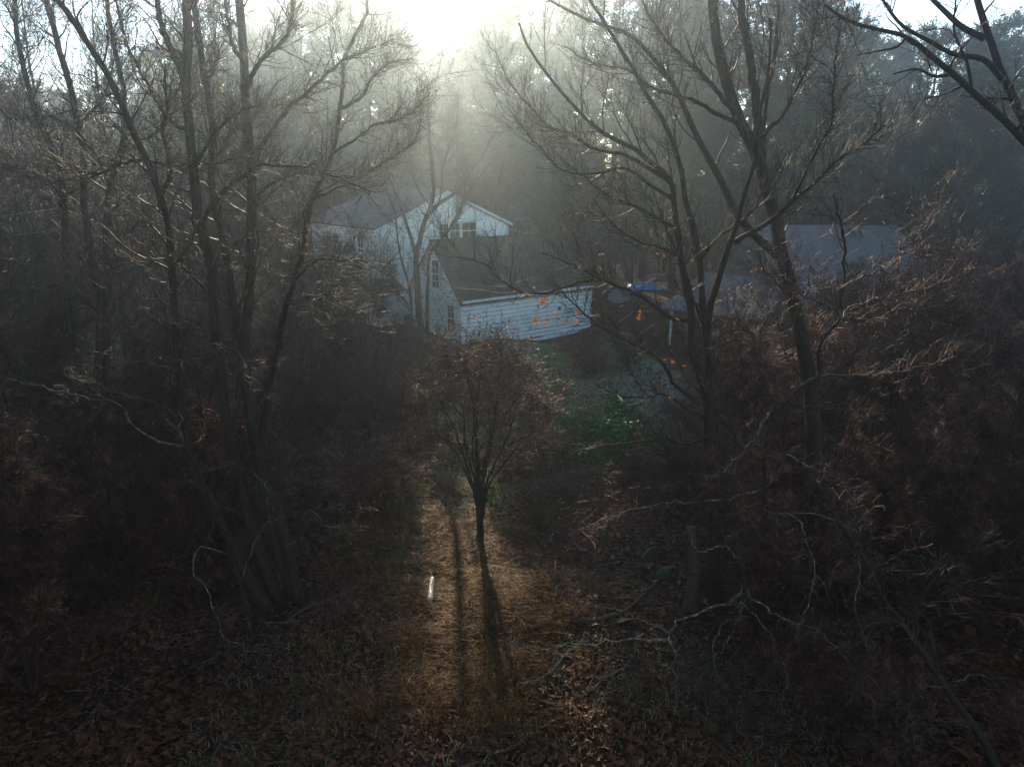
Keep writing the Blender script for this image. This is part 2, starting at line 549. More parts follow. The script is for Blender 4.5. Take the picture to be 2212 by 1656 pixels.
def hero(name, label, cat, stems, limbs=(), seed=0, n1=26, n2=160, n3=700, n4=None, l1=(1.2, 2.6), l2=(.5, 1.2), l3=(.2, .55), up=.06, wig=.24,
         ang=(.45, 1.0), twig='twig', bark='bark', leaves=None, group=None, tmin=.3, depth=1.2, limb_mat=None, tip=.0022, thin=1.0, hung=()):
    """a tree along traced stems: stems = [(points, radius0, radius1)] in view pixels, the first point of the first stem on the ground"""
    rng = np.random.default_rng(seed)
    n1, n2, n3 = int(n1 * 1.5), int(n2 * 1.8), int(n3 * 1.9)
    n4 = int(n3 * .35) if n4 is None else n4
    g = PG(*stems[0][0][0])
    Y0 = g[1]
    g[2] = float(gz(g[0], g[1]))
    root = thing(name, label, cat, tuple(g), 0, group)
    K = 26

    def poly(pts, r0, r1, Ya, Yb, sink):
        w = []
        for i, p in enumerate(pts):
            t = i / max(1, len(pts) - 1)
            w.append(P(p[0], p[1], Ya + (Yb - Ya) * t) if len(p) == 2 else P(p[0], p[1], p[2]))
        w = np.array(w)
        if sink:
            w[0, 2] = g[2] - .15
        q = spline(w, K)
        q[1:-1] += rng.normal(size=(K - 2, 3)) * (.012 if sink or limb_mat is None and bark != 'bark_lichen' else .026)
        s = np.linspace(0, 1, K)
        rr = (r0 + (r1 - r0) * s ** .8) * Y0 / F * thin
        if sink:
            rr = rr * (1 + .3 * np.exp(-s * 16))
        return q, rr
    SP_, SR_, LP_, LR_ = [], [], [], []
    for i, st in enumerate(stems):
        pts, r0, r1 = st[:3]
        dY = st[3] if len(st) > 3 else rng.uniform(-.4, .4) * (i > 0)
        y_start = Y0 + (st[4] if len(st) > 4 else 0)
        q, rr = poly(pts, r0, r1, y_start, y_start + dY, i == 0 or pts[0][1] > 1000)
        SP_.append(q)
        SR_.append(rr)
    for lb in limbs:
        pts, r0, r1 = lb[:3]
        dY = lb[3] if len(lb) > 3 else rng.uniform(-depth, depth)
        q, rr = poly(pts, r0, r1, Y0, Y0 + dY, False)
        LP_.append(q)
        LR_.append(rr)
    SP_, SR_ = np.array(SP_) - g, np.array(SR_)
    MB().tubes(SP_, SR_, 9, True).build("trunk", M[bark], root)
    allP, allR = SP_, SR_
    src, srcR = SP_, SR_
    if LP_:
        LP_, LR_ = np.array(LP_) - g, np.array(LR_)
        MB().tubes(LP_, LR_, 7, True).build("limbs", M[limb_mat or bark], root)
        src, srcR = np.concatenate([SP_, LP_]), np.concatenate([SR_, LR_])
    tb = MB()
    b1, r1 = grow(rng, src, srcR, n1, tmin, 1, ang, l1, .45, 10, wig * .8, up, .4, .005, .03)
    tb.tubes(b1, r1, 5)
    p2, q2 = np.concatenate([b1]), np.concatenate([r1])
    b2, r2 = grow(rng, p2, q2, n2, .12, 1, ang, l2, .4, 8, wig, up, .5, .0035)
    tb.tubes(b2, r2, 4)
    if LP_ is not None and len(LP_):
        b2b, r2b = grow(rng, LP_, LR_, n2 // 2, .2, 1, ang, l2, .3, 8, wig, up, .4, .004, .012)
        tb.tubes(b2b, r2b, 4)
        b2, r2 = np.concatenate([b2, b2b]), np.concatenate([r2, r2b])
    b3, r3 = grow(rng, b2, r2, n3, .1, 1, ang, l3, .3, 6, wig * 1.1, up, .7, tip)
    tb.tubes(b3, r3, 3)
    if n4:
        b4, r4 = grow(rng, b3, r3, n4, .15, 1, (.5, 1.1), (l3[0] * .35, l3[1] * .5), .2, 4, wig, up, .8, tip)
        tb.tubes(b4, r4, 3)
    tb.build("branches", M[twig], root)
    if leaves:
        lm, ln, sz = leaves
        sp = sample_on(rng, b3, ln) if ln else np.zeros((0, 3))
        if len(hung):
            allp = np.concatenate([src.reshape(-1, 3), b1.reshape(-1, 3), b2.reshape(-1, 3)])
            hp = []
            for hx, hy in hung:
                w = P(hx, hy, Y0 - .8) - g
                k_ = np.argmin(np.linalg.norm(allp - w, axis=1))
                hp += [w + rng.normal(size=3) * .045 for _ in range(rng.integers(1, 4))]
            sp = np.concatenate([sp, np.array(hp)])
        V, q, t = leaf_quads(rng, sp, sz)
        MB().add(V, q, t).build("leaves", M[lm], root)
    return root


def proto_bare(name, seed, H=15.0, nst=2, spread=.18, r0=.16, n1=40, n2=220, n3=1100, n4=0, bark='bark', twig='twig_grey', up=.09, l1=(2.2, 4.5),
               l2=(.8, 2.0), l3=(.4, 1.0), tip=.005, tmin=.2, base_split=.02):
    rng = np.random.default_rng(seed)
    root = thing(name, None, None)
    K = 16
    st, sr = [], []
    for i in range(nst):
        a = rng.uniform(0, 6.28)
        d = np.array([math.cos(a) * spread, math.sin(a) * spread, 1.0]) * (1 if i else 1)
        if i == 0:
            d[:2] *= .35
        p = [np.array([math.cos(a) * base_split * i, math.sin(a) * base_split * i, -.2])]
        h = H * rng.uniform(.75, 1.0)
        for k in range(1, K):
            dd = d + rng.normal(size=3) * .09
            dd[2] = abs(dd[2])
            p.append(p[-1] + dd / np.linalg.norm(d) * h / (K - 1))
        st.append(p)
        s = np.linspace(0, 1, K)
        sr.append((r0 * rng.uniform(.7, 1)) * (1 - s) ** .8 * (1 + .5 * np.exp(-s * 16)) + .01)
    st, sr = np.array(st), np.array(sr)
    MB().tubes(st, sr, 7).build("trunk", M[bark], root)
    tb = MB()
    b1, r1 = grow(rng, st, sr, n1, tmin, .97, (.45, .95), l1, .6, 10, .14, up, .5, .012)
    tb.tubes(b1, r1, 5)
    b2, r2 = grow(rng, b1, r1, n2, .15, 1, (.4, .95), l2, .45, 7, .17, up, .6, .007)
    tb.tubes(b2, r2, 4)
    b3, r3 = grow(rng, b2, r2, n3, .1, 1, (.4, 1.0), l3, .3, 5, .2, up, .7, tip)
    tb.tubes(b3, r3, 3)
    if n4:
        b4, r4 = grow(rng, b3, r3, n4, .1, 1, (.4, 1.1), (l3[0] * .3, l3[1] * .6), .2, 4, .2, up, .8, tip)
        tb.tubes(b4, r4, 3)
    tb.build("branches", M[twig], root)
    return root, b3


def proto_shrub(name, seed, H=2.4, ncane=26, n2=260, n3=900, twig='twig_red', arch=.16, leaves=0, lsize=.05, r=.013, tip=.004, spread=.6, lmat='leaf_brown'):
    rng = np.random.default_rng(seed)
    root = thing(name, None, None)
    K = 12
    P_ = np.zeros((ncane, K, 3))
    R_ = np.zeros((ncane, K))
    for i in range(ncane):
        a = rng.uniform(0, 6.28)
        d = np.array([math.cos(a), math.sin(a), 0]) * rng.uniform(.1, spread) + np.array([0, 0, 1.0])
        d /= np.linalg.norm(d)
        rr = rng.uniform(0, .3) * H * .4
        p = np.array([math.cos(a) * rr, math.sin(a) * rr, -.08])
        L = H * rng.uniform(.7, 1.35)
        for k in range(K):
            P_[i, k] = p
            p = p + d * L / (K - 1)
            d = d + rng.normal(size=3) * .07 + np.array([math.cos(a) * .04, math.sin(a) * .04, -arch * rng.uniform(.3, 1.2) * k / K])
            d /= np.linalg.norm(d)
        R_[i] = r * rng.uniform(.6, 1.2) * (1 - .7 * np.linspace(0, 1, K))
    MB().tubes(P_, R_, 4).build("canes", M[twig], root)
    tb = MB()
    b2, r2 = grow(rng, P_, R_, n2, .25, 1, (.4, 1.1), (.3 * H * .5, H * .42), .4, 6, .22, .03, .6, tip)
    tb.tubes(b2, r2, 3)
    b3, r3 = grow(rng, b2, r2, n3, .1, 1, (.5, 1.2), (.12, .45), .3, 4, .25, .02, .8, tip)
    tb.tubes(b3, r3, 3)
    tb.build("twigs", M[twig], root)
    if leaves:
        V, q, t = leaf_quads(rng, sample_on(rng, b3, leaves), lsize)
        MB().add(V, q, t).build("leaves", M[lmat], root)
    return root


def proto_pine(name, seed, H=28.0, wide=5.0, bare=.18):
    rng = np.random.default_rng(seed)
    root = thing(name, None, None)
    K = 14
    s = np.linspace(0, 1, K)
    st = np.zeros((1, K, 3))
    st[0, :, 2] = s * H - .3
    st[0, :, :2] += np.cumsum(rng.normal(size=(K, 2)) * .07, 0)
    sr = (.36 * (1 - s) ** .9 + .02)[None]
    MB().tubes(st, sr, 8).build("trunk", M['pine_bark'], root)
    bp, br_ = [], []
    z = bare * H
    while z < H * .985:
        u = (z - bare * H) / (H * (1 - bare))
        prof = wide * (min(1, .55 + u * 1.6) if u < .3 else 1) * (1 - u) ** .62 + .35
        for _ in range(rng.integers(4, 7)):
            if rng.random() < .16:
                continue
            a = rng.uniform(0, 6.28)
            L = prof * rng.uniform(.5, 1.18)
            x = np.linspace(0, 1, 8)
            lift = rng.uniform(-.12, .12) + u * .35
            p = np.stack([np.cos(a + x * .25) * L * x, np.sin(a + x * .25) * L * x, z + L * (lift * x + .22 * x ** 2.2) - .1 * L * np.sin(x * 3)], -1)
            bp.append(p)
            br_.append(np.linspace(.05 * (1 - u) + .015, .01, 8))
        z += H * rng.uniform(.018, .036)
    bp, br_ = np.array(bp), np.array(br_)
    i = np.clip((bp[:, :1, 2] / H * (K - 1)).astype(int), 0, K - 1)
    bp[:, :, :2] += st[0, i[:, 0], :2][:, None]
    MB().tubes(bp, br_, 4).build("limbs", M['pine_bark'], root)
    b2, r2 = grow(rng, bp, br_, len(bp) * 14, .25, 1, (.5, 1.05), (.5, 1.5), .4, 4, .12, .06, .6, .006, flat=.6)
    # needle sprays on every side branch
    nb = len(b2)
    rep = 24
    pos = b2[np.repeat(np.arange(nb), rep), rng.integers(1, 4, nb * rep)] + rng.normal(size=(nb * rep, 3)) * .13
    tan = (b2[:, -1] - b2[:, 0])[np.repeat(np.arange(nb), rep)]
    tan /= np.linalg.norm(tan, axis=1, keepdims=True) + 1e-9
    d = tan + rng.normal(size=(nb * rep, 3)) * .55
    d[:, 2] += .12
    d /= np.linalg.norm(d, axis=1, keepdims=True)
    w = np.cross(d, rng.normal(size=d.shape))
    w /= np.linalg.norm(w, axis=1, keepdims=True)
    L = rng.uniform(.2, .48, (len(d), 1))
    W = rng.uniform(.03, .075, (len(d), 1))
    V = np.stack([pos - w * W * .4, pos + d * L * .55 - w * W, pos + d * L, pos + d * L * .55 + w * W], 1)
    MB().add(V.reshape(-1, 3), np.arange(len(d) * 4).reshape(-1, 4)).build("foliage", M['needle'], root)
    return root


# ------------------------------------------------------------------ traced trees: left cluster
LEFT = "grey trunks of the left-hand stand"
hero("bare_tree", "straight slim tree leaning at its foot and forking high up, left of the misty gap", "tree", [
    ([(640, 1285), (603, 1190), (580, 1104), (563, 1035), (547, 919), (533, 819), (530, 719), (537, 652), (543, 552), (543, 433), (542, 350),
      (537, 300), (530, 207), (527, 133), (520, 43), (512, -60)], 15, 8, .6),
], [
    ([(543, 345), (567, 310), (600, 267), (623, 233), (667, 200), (700, 167), (737, 133), (790, 110), (850, 85)], 6, 2, 1.2),
    ([(530, 207), (547, 160), (567, 127), (617, 80), (630, 50), (630, -20)], 5.5, 2.5, -1),
    ([(525, 133), (503, 97), (492, 50), (486, -30)], 5, 3, .8),
    ([(540, 440), (575, 405), (620, 380), (680, 375), (740, 395), (800, 420)], 4, 1.2, 1.5),
], seed=11, n1=34, n2=230, n3=1100, leaves=('leaf_yellow', 10, .07), group=LEFT)

hero("bare_tree", "thick dark trunk splitting in two high up beside the slim straight one", "tree", [
    ([(612, 1292), (590, 1270), (560, 1180), (533, 1104), (513, 1019), (500, 952), (487, 885), (473, 785), (467, 719), (457, 652), (460, 590), (447, 533),
      (430, 483), (423, 417), (413, 350), (408, 283), (402, 217), (403, 173), (407, 100), (405, 30), (408, -60)], 15, 8, -.3),
    ([(402, 217), (397, 173), (383, 133), (363, 93), (347, 50), (338, 0), (330, -40)], 8, 4, -.8, -.1),
], [
    ([(440, 478), (467, 430), (500, 397), (533, 377), (563, 358), (617, 360), (667, 363), (737, 387), (800, 415)], 6, 1.5, -1.6),
    ([(415, 360), (440, 330), (455, 300), (480, 270), (520, 240), (575, 225)], 4, 1.2, -1),
    ([(406, 280), (380, 270), (350, 240), (330, 200), (300, 150), (262, 60), (250, 0)], 5, 1.8, .9),
    ([(455, 640), (420, 600), (385, 570), (350, 560), (300, 545)], 4, 1.2, -1.2),
], seed=12, n1=34, n2=230, n3=1100, leaves=('leaf_yellow', 12, .07), group=LEFT)

hero("bare_tree", "bare tree with a gently wavering trunk just right of the thick forked trunk", "tree", [
    ([(655, 1297), (640, 1270), (625, 1200), (600, 1104), (570, 1040), (550, 952), (533, 852), (523, 785), (513, 735), (507, 680), (500, 635), (490, 552),
      (477, 500), (463, 450), (455, 400), (458, 350), (460, 293), (453, 233), (448, 187), (437, 140), (428, 67), (420, 0), (415, -50)], 13, 6, .9),
], [
    ([(457, 380), (475, 330), (500, 290), (545, 250), (600, 230), (660, 225)], 4, 1.2, 1.5),
    ([(447, 180), (460, 150), (465, 110), (450, 95)], 4, 1.5, .5),
    ([(490, 552), (520, 520), (560, 500), (600, 505), (650, 490)], 3, 1, 1.5),
], seed=13, n1=30, n2=200, n3=950, group=LEFT)

hero("bare_tree", "long bare tree slanting up to the left across the sky, forked at half height", "tree", [
    ([(590, 1310), (560, 1280), (510, 1195), (470, 1115), (447, 1069), (410, 985), (397, 902), (387, 819), (377, 702), (373, 619), (370, 552), (367, 500),
      (353, 450), (337, 400), (317, 343), (297, 300), (277, 253), (260, 213), (240, 173), (213, 133), (187, 87), (157, 40), (120, 0), (90, -40)], 13, 5, -.9),
], [
    ([(347, 420), (363, 390), (368, 360), (358, 320), (352, 280), (360, 230), (355, 150)], 6, 2, -.6),
    ([(360, 355), (317, 347), (260, 353), (187, 383), (130, 360)], 4, 1.5, -1.5),
    ([(362, 358), (417, 357), (480, 350), (520, 340)], 3.5, 1.5, -.8),
    ([(300, 305), (330, 290), (365, 240), (400, 150)], 3, 1, .5),
], seed=14, n1=34, n2=240, n3=1200, leaves=('leaf_yellow', 14, .07), group=LEFT)

hero("bare_tree", "dark bare trunk standing near the left edge, bending left at its top", "tree", [
    ([(215, 1150), (217, 1104), (217, 952), (227, 852), (230, 752), (230, 652), (231, 552), (230, 483), (233, 417), (247, 377), (262, 320), (270, 280), (268, 200),
      (250, 120), (235, 40), (230, -30)], 14, 4, .5),
], [
    ([(240, 395), (215, 350), (180, 300), (150, 270), (90, 250), (30, 260)], 5, 1.5, 1),
    ([(230, 560), (260, 520), (300, 480), (330, 440)], 4, 1.3, 1),
    ([(229, 700), (190, 650), (140, 620), (80, 610)], 4, 1.3, -1.2),
], seed=15, n1=32, n2=230, n3=1100, group=LEFT)

hero("bare_tree", "leaning bare tree at far left that crosses a second dark trunk", "tree", [
    ([(225, 1040), (205, 960), (200, 919), (183, 869), (170, 802), (163, 719), (157, 652), (143, 552), (137, 433), (130, 360), (100, 293), (75, 233), (50, 150),
      (35, 60), (30, -30)], 13, 4, .4),
    ([(205, 940), (212, 800), (215, 680), (205, 580), (187, 483), (180, 417), (182, 350), (173, 283), (163, 233), (153, 193), (137, 140), (127, 93),
      (110, 40), (95, -30)], 10, 5, -.7, -.2),
], [
    ([(137, 433), (105, 390), (60, 370), (0, 350)], 4, 1.3, .8),
    ([(170, 270), (200, 240), (235, 180), (250, 90)], 3.5, 1.2, .6),
], seed=16, n1=40, n2=260, n3=1300, leaves=('leaf_yellow', 18, .08), group=LEFT)

hero("bare_tree", "slender bare tree slanting up to the right in front of the mist", "tree", [
    ([(580, 1210), (568, 1080), (567, 919), (577, 869), (590, 802), (603, 735), (613, 685), (630, 619), (653, 552), (670, 440), (693, 383), (720, 333), (730, 267),
      (738, 225), (740, 180), (745, 110), (780, 60), (795, 20), (790, -30)], 11, 3, 1.0),
], [
    ([(738, 233), (781, 210), (805, 167), (825, 147), (865, 130), (895, 130)], 4.5, 1.2, 1.2),
    ([(675, 430), (720, 410), (760, 395), (830, 350), (880, 320), (905, 280), (915, 240)], 4, 1.1, 1.6),
    ([(722, 330), (770, 300), (810, 270), (870, 255), (930, 200)], 3.5, 1, -.8),
    ([(640, 600), (690, 560), (740, 560), (800, 575), (850, 600)], 4, 1.1, -1),
    ([(620, 660), (660, 640), (700, 645), (735, 650)], 4, 1.2, -1.4),
], seed=17, n1=44, n2=300, n3=1500, wig=.24, leaves=('leaf_brown', 20, .07), group=LEFT)

# pale lichened boughs low on the left: a crooked old tree standing in the dark
hero("crooked_tree", "old crooked tree with pale lichened boughs in the dark lower left", "tree", [
    ([(540, 1330), (520, 1260), (480, 1150), (447, 1069), (420, 1000), (395, 965)], 10, 5, -2.2, -.6),
], [
    ([(393, 965), (363, 959), (317, 939), (283, 912), (260, 875), (233, 865), (200, 862), (133, 845), (67, 829), (0, 815)], 4.5, 1.4, -.6),
    ([(395, 965), (390, 935), (360, 905), (327, 872), (267, 852), (217, 829), (160, 805), (127, 782)], 3.5, 1, 1.2),
    ([(430, 1020), (470, 1010), (500, 1000), (560, 1030), (580, 1070), (590, 1100)], 3, 1, -1.5),
    ([(500, 1200), (430, 1180), (413, 1231), (437, 1261), (457, 1304), (467, 1344), (490, 1381), (547, 1404), (583, 1401), (627, 1387)], 3.5, 1, -2.8),
    ([(520, 1250), (580, 1130), (640, 1110), (680, 1105), (700, 1135), (745, 1130)], 3, 1, -2),
    ([(395, 960), (385, 850), (390, 800), (380, 740), (390, 690), (420, 630), (430, 600)], 4, 1, .6),
    ([(385, 800), (340, 790), (300, 780), (240, 790), (200, 800)], 3, 1, -.8),
    ([(386, 790), (430, 770), (470, 740), (520, 770), (540, 830), (590, 860)], 3, 1, -1.2),
    ([(388, 700), (330, 690), (260, 720), (235, 750), (245, 780)], 3, 1, -1),
], seed=18, n1=30, n2=190, n3=700, l1=(.6, 1.6), l2=(.3, .9), l3=(.15, .45), wig=.32, up=.0, bark='bark', limb_mat='bark_lichen', twig='twig', tmin=.4, thin=.62)

# ------------------------------------------------------------------ traced trees: right cluster
RIGHT = "trunks of the right-hand stand"
hero("bare_tree", "tall dark bare tree with two upper stems and long limbs sweeping left over the garage", "tree", [
    ([(1745, 1290), (1755, 1100), (1756, 1000), (1756, 900), (1748, 830), (1735, 748), (1717, 658), (1699, 586), (1689, 552), (1679, 483), (1663, 433), (1649, 383),
      (1633, 333), (1609, 283), (1589, 240), (1573, 183), (1553, 117), (1543, 50), (1538, -50)], 22, 10, 1.2),
    ([(1640, 345), (1637, 283), (1636, 233), (1626, 167), (1619, 117), (1606, 50), (1597, -40)], 12, 7, -.5, 1.0),
    ([(1649, 380), (1648, 290), (1656, 217), (1669, 150), (1679, 67), (1684, -30)], 6, 3, .6, 1.0),
    ([(1692, 560), (1623, 500), (1586, 450), (1566, 410), (1536, 350), (1513, 310), (1493, 267), (1476, 227), (1440, 163), (1388, 100), (1355, 73), (1271, 43), (1221, 20), (1170, -10)], 11, 2.5, 1.5, 1.0),
], [
    ([(1586, 523), (1659, 480), (1709, 437), (1763, 393), (1813, 343), (1869, 310), (1910, 270)], 6, 1.5, -1.5),
    ([(1709, 437), (1743, 367), (1769, 313), (1796, 267), (1801, 167), (1815, 60)], 4, 1.3, -2),
    ([(1590, 245), (1560, 210), (1520, 165), (1460, 110), (1400, 30), (1380, -20)], 6, 2, 1.5),
    ([(1600, 270), (1540, 240), (1490, 215), (1420, 195), (1350, 150), (1290, 140), (1220, 100)], 5, 1.3, 2),
    ([(1640, 300), (1690, 250), (1740, 150), (1760, 60), (1770, -20)], 5, 2, 1),
], seed=21, n1=46, n2=330, n3=1700, up=.1, wig=.15, leaves=('leaf_orange', 14, .07), group=RIGHT, depth=1.6)

hero("bare_tree", "mossy multi-stemmed bare tree right of the garage with a few orange leaves left", "tree", [
    ([(1552, 1310), (1545, 1250), (1539, 1104), (1533, 985), (1529, 885), (1529, 785), (1524, 735), (1519, 680), (1515, 622), (1511, 550), (1501, 503), (1483, 464),
      (1475, 400), (1465, 333), (1438, 267), (1405, 217), (1381, 177), (1365, 143), (1338, 100), (1311, 60), (1288, 27), (1260, -20)], 14, 3, .5),
    ([(1527, 860), (1510, 800), (1497, 766), (1490, 658), (1475, 586), (1468, 514), (1457, 460), (1448, 393), (1405, 350), (1371, 320), (1321, 297), (1278, 267), (1238, 227), (1205, 187),
      (1171, 150), (1138, 100), (1121, 50)], 11, 2, -.8, .1),
    ([(1526, 720), (1533, 672), (1551, 604), (1573, 532), (1594, 478), (1605, 430), (1625, 360), (1640, 250), (1660, 150), (1665, 40)], 9, 2, -.9, .2),
], [
    ([(1485, 690), (1458, 689), (1405, 655), (1355, 625), (1288, 599), (1255, 582), (1205, 559), (1171, 545)], 6, 1.3, -1.0),
    ([(1281, 602), (1238, 612), (1181, 632), (1121, 629), (1078, 602), (1051, 575), (1021, 562), (978, 555)], 4, 1.0, -.8),
    ([(1497, 860), (1455, 829), (1438, 792), (1388, 752), (1338, 729), (1271, 685), (1231, 652), (1195, 605)], 5, 1.0, -1.6),
    ([(1455, 430), (1405, 400), (1355, 363), (1271, 377), (1215, 367), (1171, 323), (1121, 267)], 4.5, 1.0, .8),
    ([(1448, 393), (1355, 337), (1271, 317), (1238, 290), (1171, 263), (1155, 240), (1105, 187), (1071, 110)], 5, 1.0, 1.4),
    ([(1470, 500), (1420, 470), (1370, 445), (1310, 420), (1260, 380), (1210, 340)], 4, 1.0, -1.0),
    ([(1520, 700), (1490, 620), (1470, 560), (1440, 540), (1380, 520), (1320, 480), (1290, 440)], 4, 1.0, -1.5),
    ([(1525, 900), (1480, 880), (1430, 850), (1380, 860), (1330, 850), (1290, 830)], 4, 1.0, -1.5),
    ([(1528, 940), (1490, 960), (1440, 950), (1380, 955), (1300, 960), (1240, 955)], 3.5, .9, -1.2),
    ([(1515, 560), (1540, 520), (1570, 500), (1620, 460), (1660, 400), (1700, 330)], 4, 1.2, .8),
], seed=22, n1=50, n2=380, n3=1900, up=.11, wig=.15, leaves=('leaf_orange', 0, .1), group=RIGHT, depth=1.6, tmin=.35, hung=[(1150, 620), (1135, 628), (1158, 690), (1175, 684), (1184, 690), (1198, 682), (1206, 692), (1180, 650), (1211, 663), (1226, 690), (1165, 657), (1240, 676), (1383, 690), (1376, 684), (1450, 860), (1456, 868), (1470, 790), (1440, 780), (1468, 700), (1428, 548)])

hero("crooked_tree", "pale crooked bough tree in the red-brown thicket, lit along its upper edges", "tree", [
    ([(1633, 1330), (1643, 1237), (1650, 1150), (1653, 985), (1665, 905), (1676, 875)], 11, 7, -.3),
    ([(1676, 870), (1709, 852), (1735, 835), (1763, 819), (1769, 752), (1786, 715), (1813, 692), (1819, 635), (1823, 552), (1815, 480), (1800, 420)], 7, 3, -.6),
], [
    ([(1676, 875), (1653, 902), (1633, 939), (1589, 995), (1560, 1020), (1520, 1030)], 6, 1.5, -1.5),
    ([(1709, 852), (1753, 819), (1793, 809), (1859, 812), (1943, 799), (1996, 792), (2060, 770)], 4, 1.3, .6),
    ([(1813, 692), (1836, 669), (1909, 642), (1976, 629), (2110, 579)], 4.5, 1.3, .8),
    ([(1820, 560), (1850, 600), (1890, 590), (1950, 540), (2010, 480), (2040, 420)], 4, 1.2, .8),
    ([(1640, 1060), (1560, 1080), (1480, 1085), (1400, 1090), (1330, 1110), (1280, 1130), (1225, 1155)], 4, 1.2, -2.4),
    ([(1660, 1020), (1700, 980), (1730, 1000), (1780, 1020), (1830, 1060), (1850, 1110)], 3, 1, -1.5),
    ([(1813, 700), (1790, 660), (1740, 640), (1700, 600), (1650, 590)], 3.5, 1, -1),
], seed=23, n1=44, n2=330, n3=1500, l1=(.7, 2), l2=(.4, 1.1), l3=(.15, .5), wig=.26, up=.02, bark='bark', limb_mat='bark_lichen', twig='twig_red', tmin=.4, thin=.7)

hero("crooked_tree", "low old tree with pale grey-green boughs reaching left over the fallen leaves", "tree", [
    ([(1640, 1365), (1625, 1320), (1603, 1240), (1603, 1204), (1625, 1165), (1659, 1104)], 9, 5, -1.2),
], [
    ([(1606, 1262), (1586, 1294), (1540, 1308), (1500, 1325), (1465, 1337), (1448, 1354), (1445, 1384), (1455, 1404), (1458, 1454), (1460, 1520), (1461, 1587), (1465, 1640)], 5.5, 1.6, -3.2),
    ([(1445, 1382, 11.9), (1371, 1380, 11.8), (1288, 1387, 11.7), (1231, 1390, 11.6), (1171, 1400, 11.6), (1098, 1387, 11.6)], 3.5, .9),
    ([(1447, 1368, 12), (1438, 1360, 12), (1371, 1334, 12.4), (1338, 1317, 12.6), (1278, 1307, 12.9)], 3, .9),
    ([(1606, 1254), (1619, 1287), (1676, 1327), (1749, 1354), (1800, 1390), (1850, 1450)], 4.5, 1.1, -3),
    ([(1620, 1280), (1580, 1370), (1530, 1440), (1500, 1480), (1470, 1500)], 4, 1, -3),
    ([(1600, 1300), (1650, 1350), (1680, 1400), (1700, 1470), (1690, 1530), (1740, 1580)], 4, 1, -3.4),
    ([(1604, 1220), (1560, 1180), (1510, 1190), (1490, 1150), (1500, 1110)], 4, 1, -1.6),
    ([(1650, 1110), (1720, 1120), (1750, 1190), (1760, 1250), (1745, 1310), (1720, 1360)], 3.5, 1, -2.6),
    ([(1655, 1105), (1790, 1120), (1850, 1150), (1855, 1240), (1845, 1300), (1860, 1370), (1890, 1440)], 3.5, 1, -3),
    ([(1620, 1330), (1560, 1350), (1540, 1420), (1560, 1480), (1580, 1540)], 3.5, 1, -3),
    ([(1460, 1460), (1400, 1490), (1350, 1485), (1300, 1500)], 2, .7, -3.3),
], seed=24, n1=30, n2=170, n3=480, l1=(.5, 1.4), l2=(.25, .8), l3=(.12, .4), wig=.34, up=-.04, bark='bark', limb_mat='bark_lichen', twig='twig', tmin=.35, thin=.66)

hero("leaning_tree", "dark trunk leaning up to the left from the lower right corner", "tree", [
    ([(2190, 1700), (2126, 1604), (2043, 1484), (1976, 1381), (1909, 1294), (1859, 1194), (1800, 1110), (1770, 1040)], 11, 5, 4.0),
], [
    ([(1976, 1381), (1990, 1300), (2010, 1260), (2060, 1210), (2120, 1180)], 4, 1.2, .5),
    ([(1909, 1294), (1900, 1220), (1860, 1170), (1850, 1130)], 4, 1.2, -.3),
    ([(2043, 1484), (1990, 1490), (1960, 1530), (1980, 1600)], 3.5, 1, -.6),
    ([(1940, 1340), (1880, 1350), (1840, 1400), (1850, 1470), (1830, 1510)], 3, 1, -.6),
], seed=25, n1=24, n2=150, n3=500, l1=(.5, 1.4), l2=(.25, .8), l3=(.12, .4), wig=.3, up=.0, twig='twig', tmin=.3)


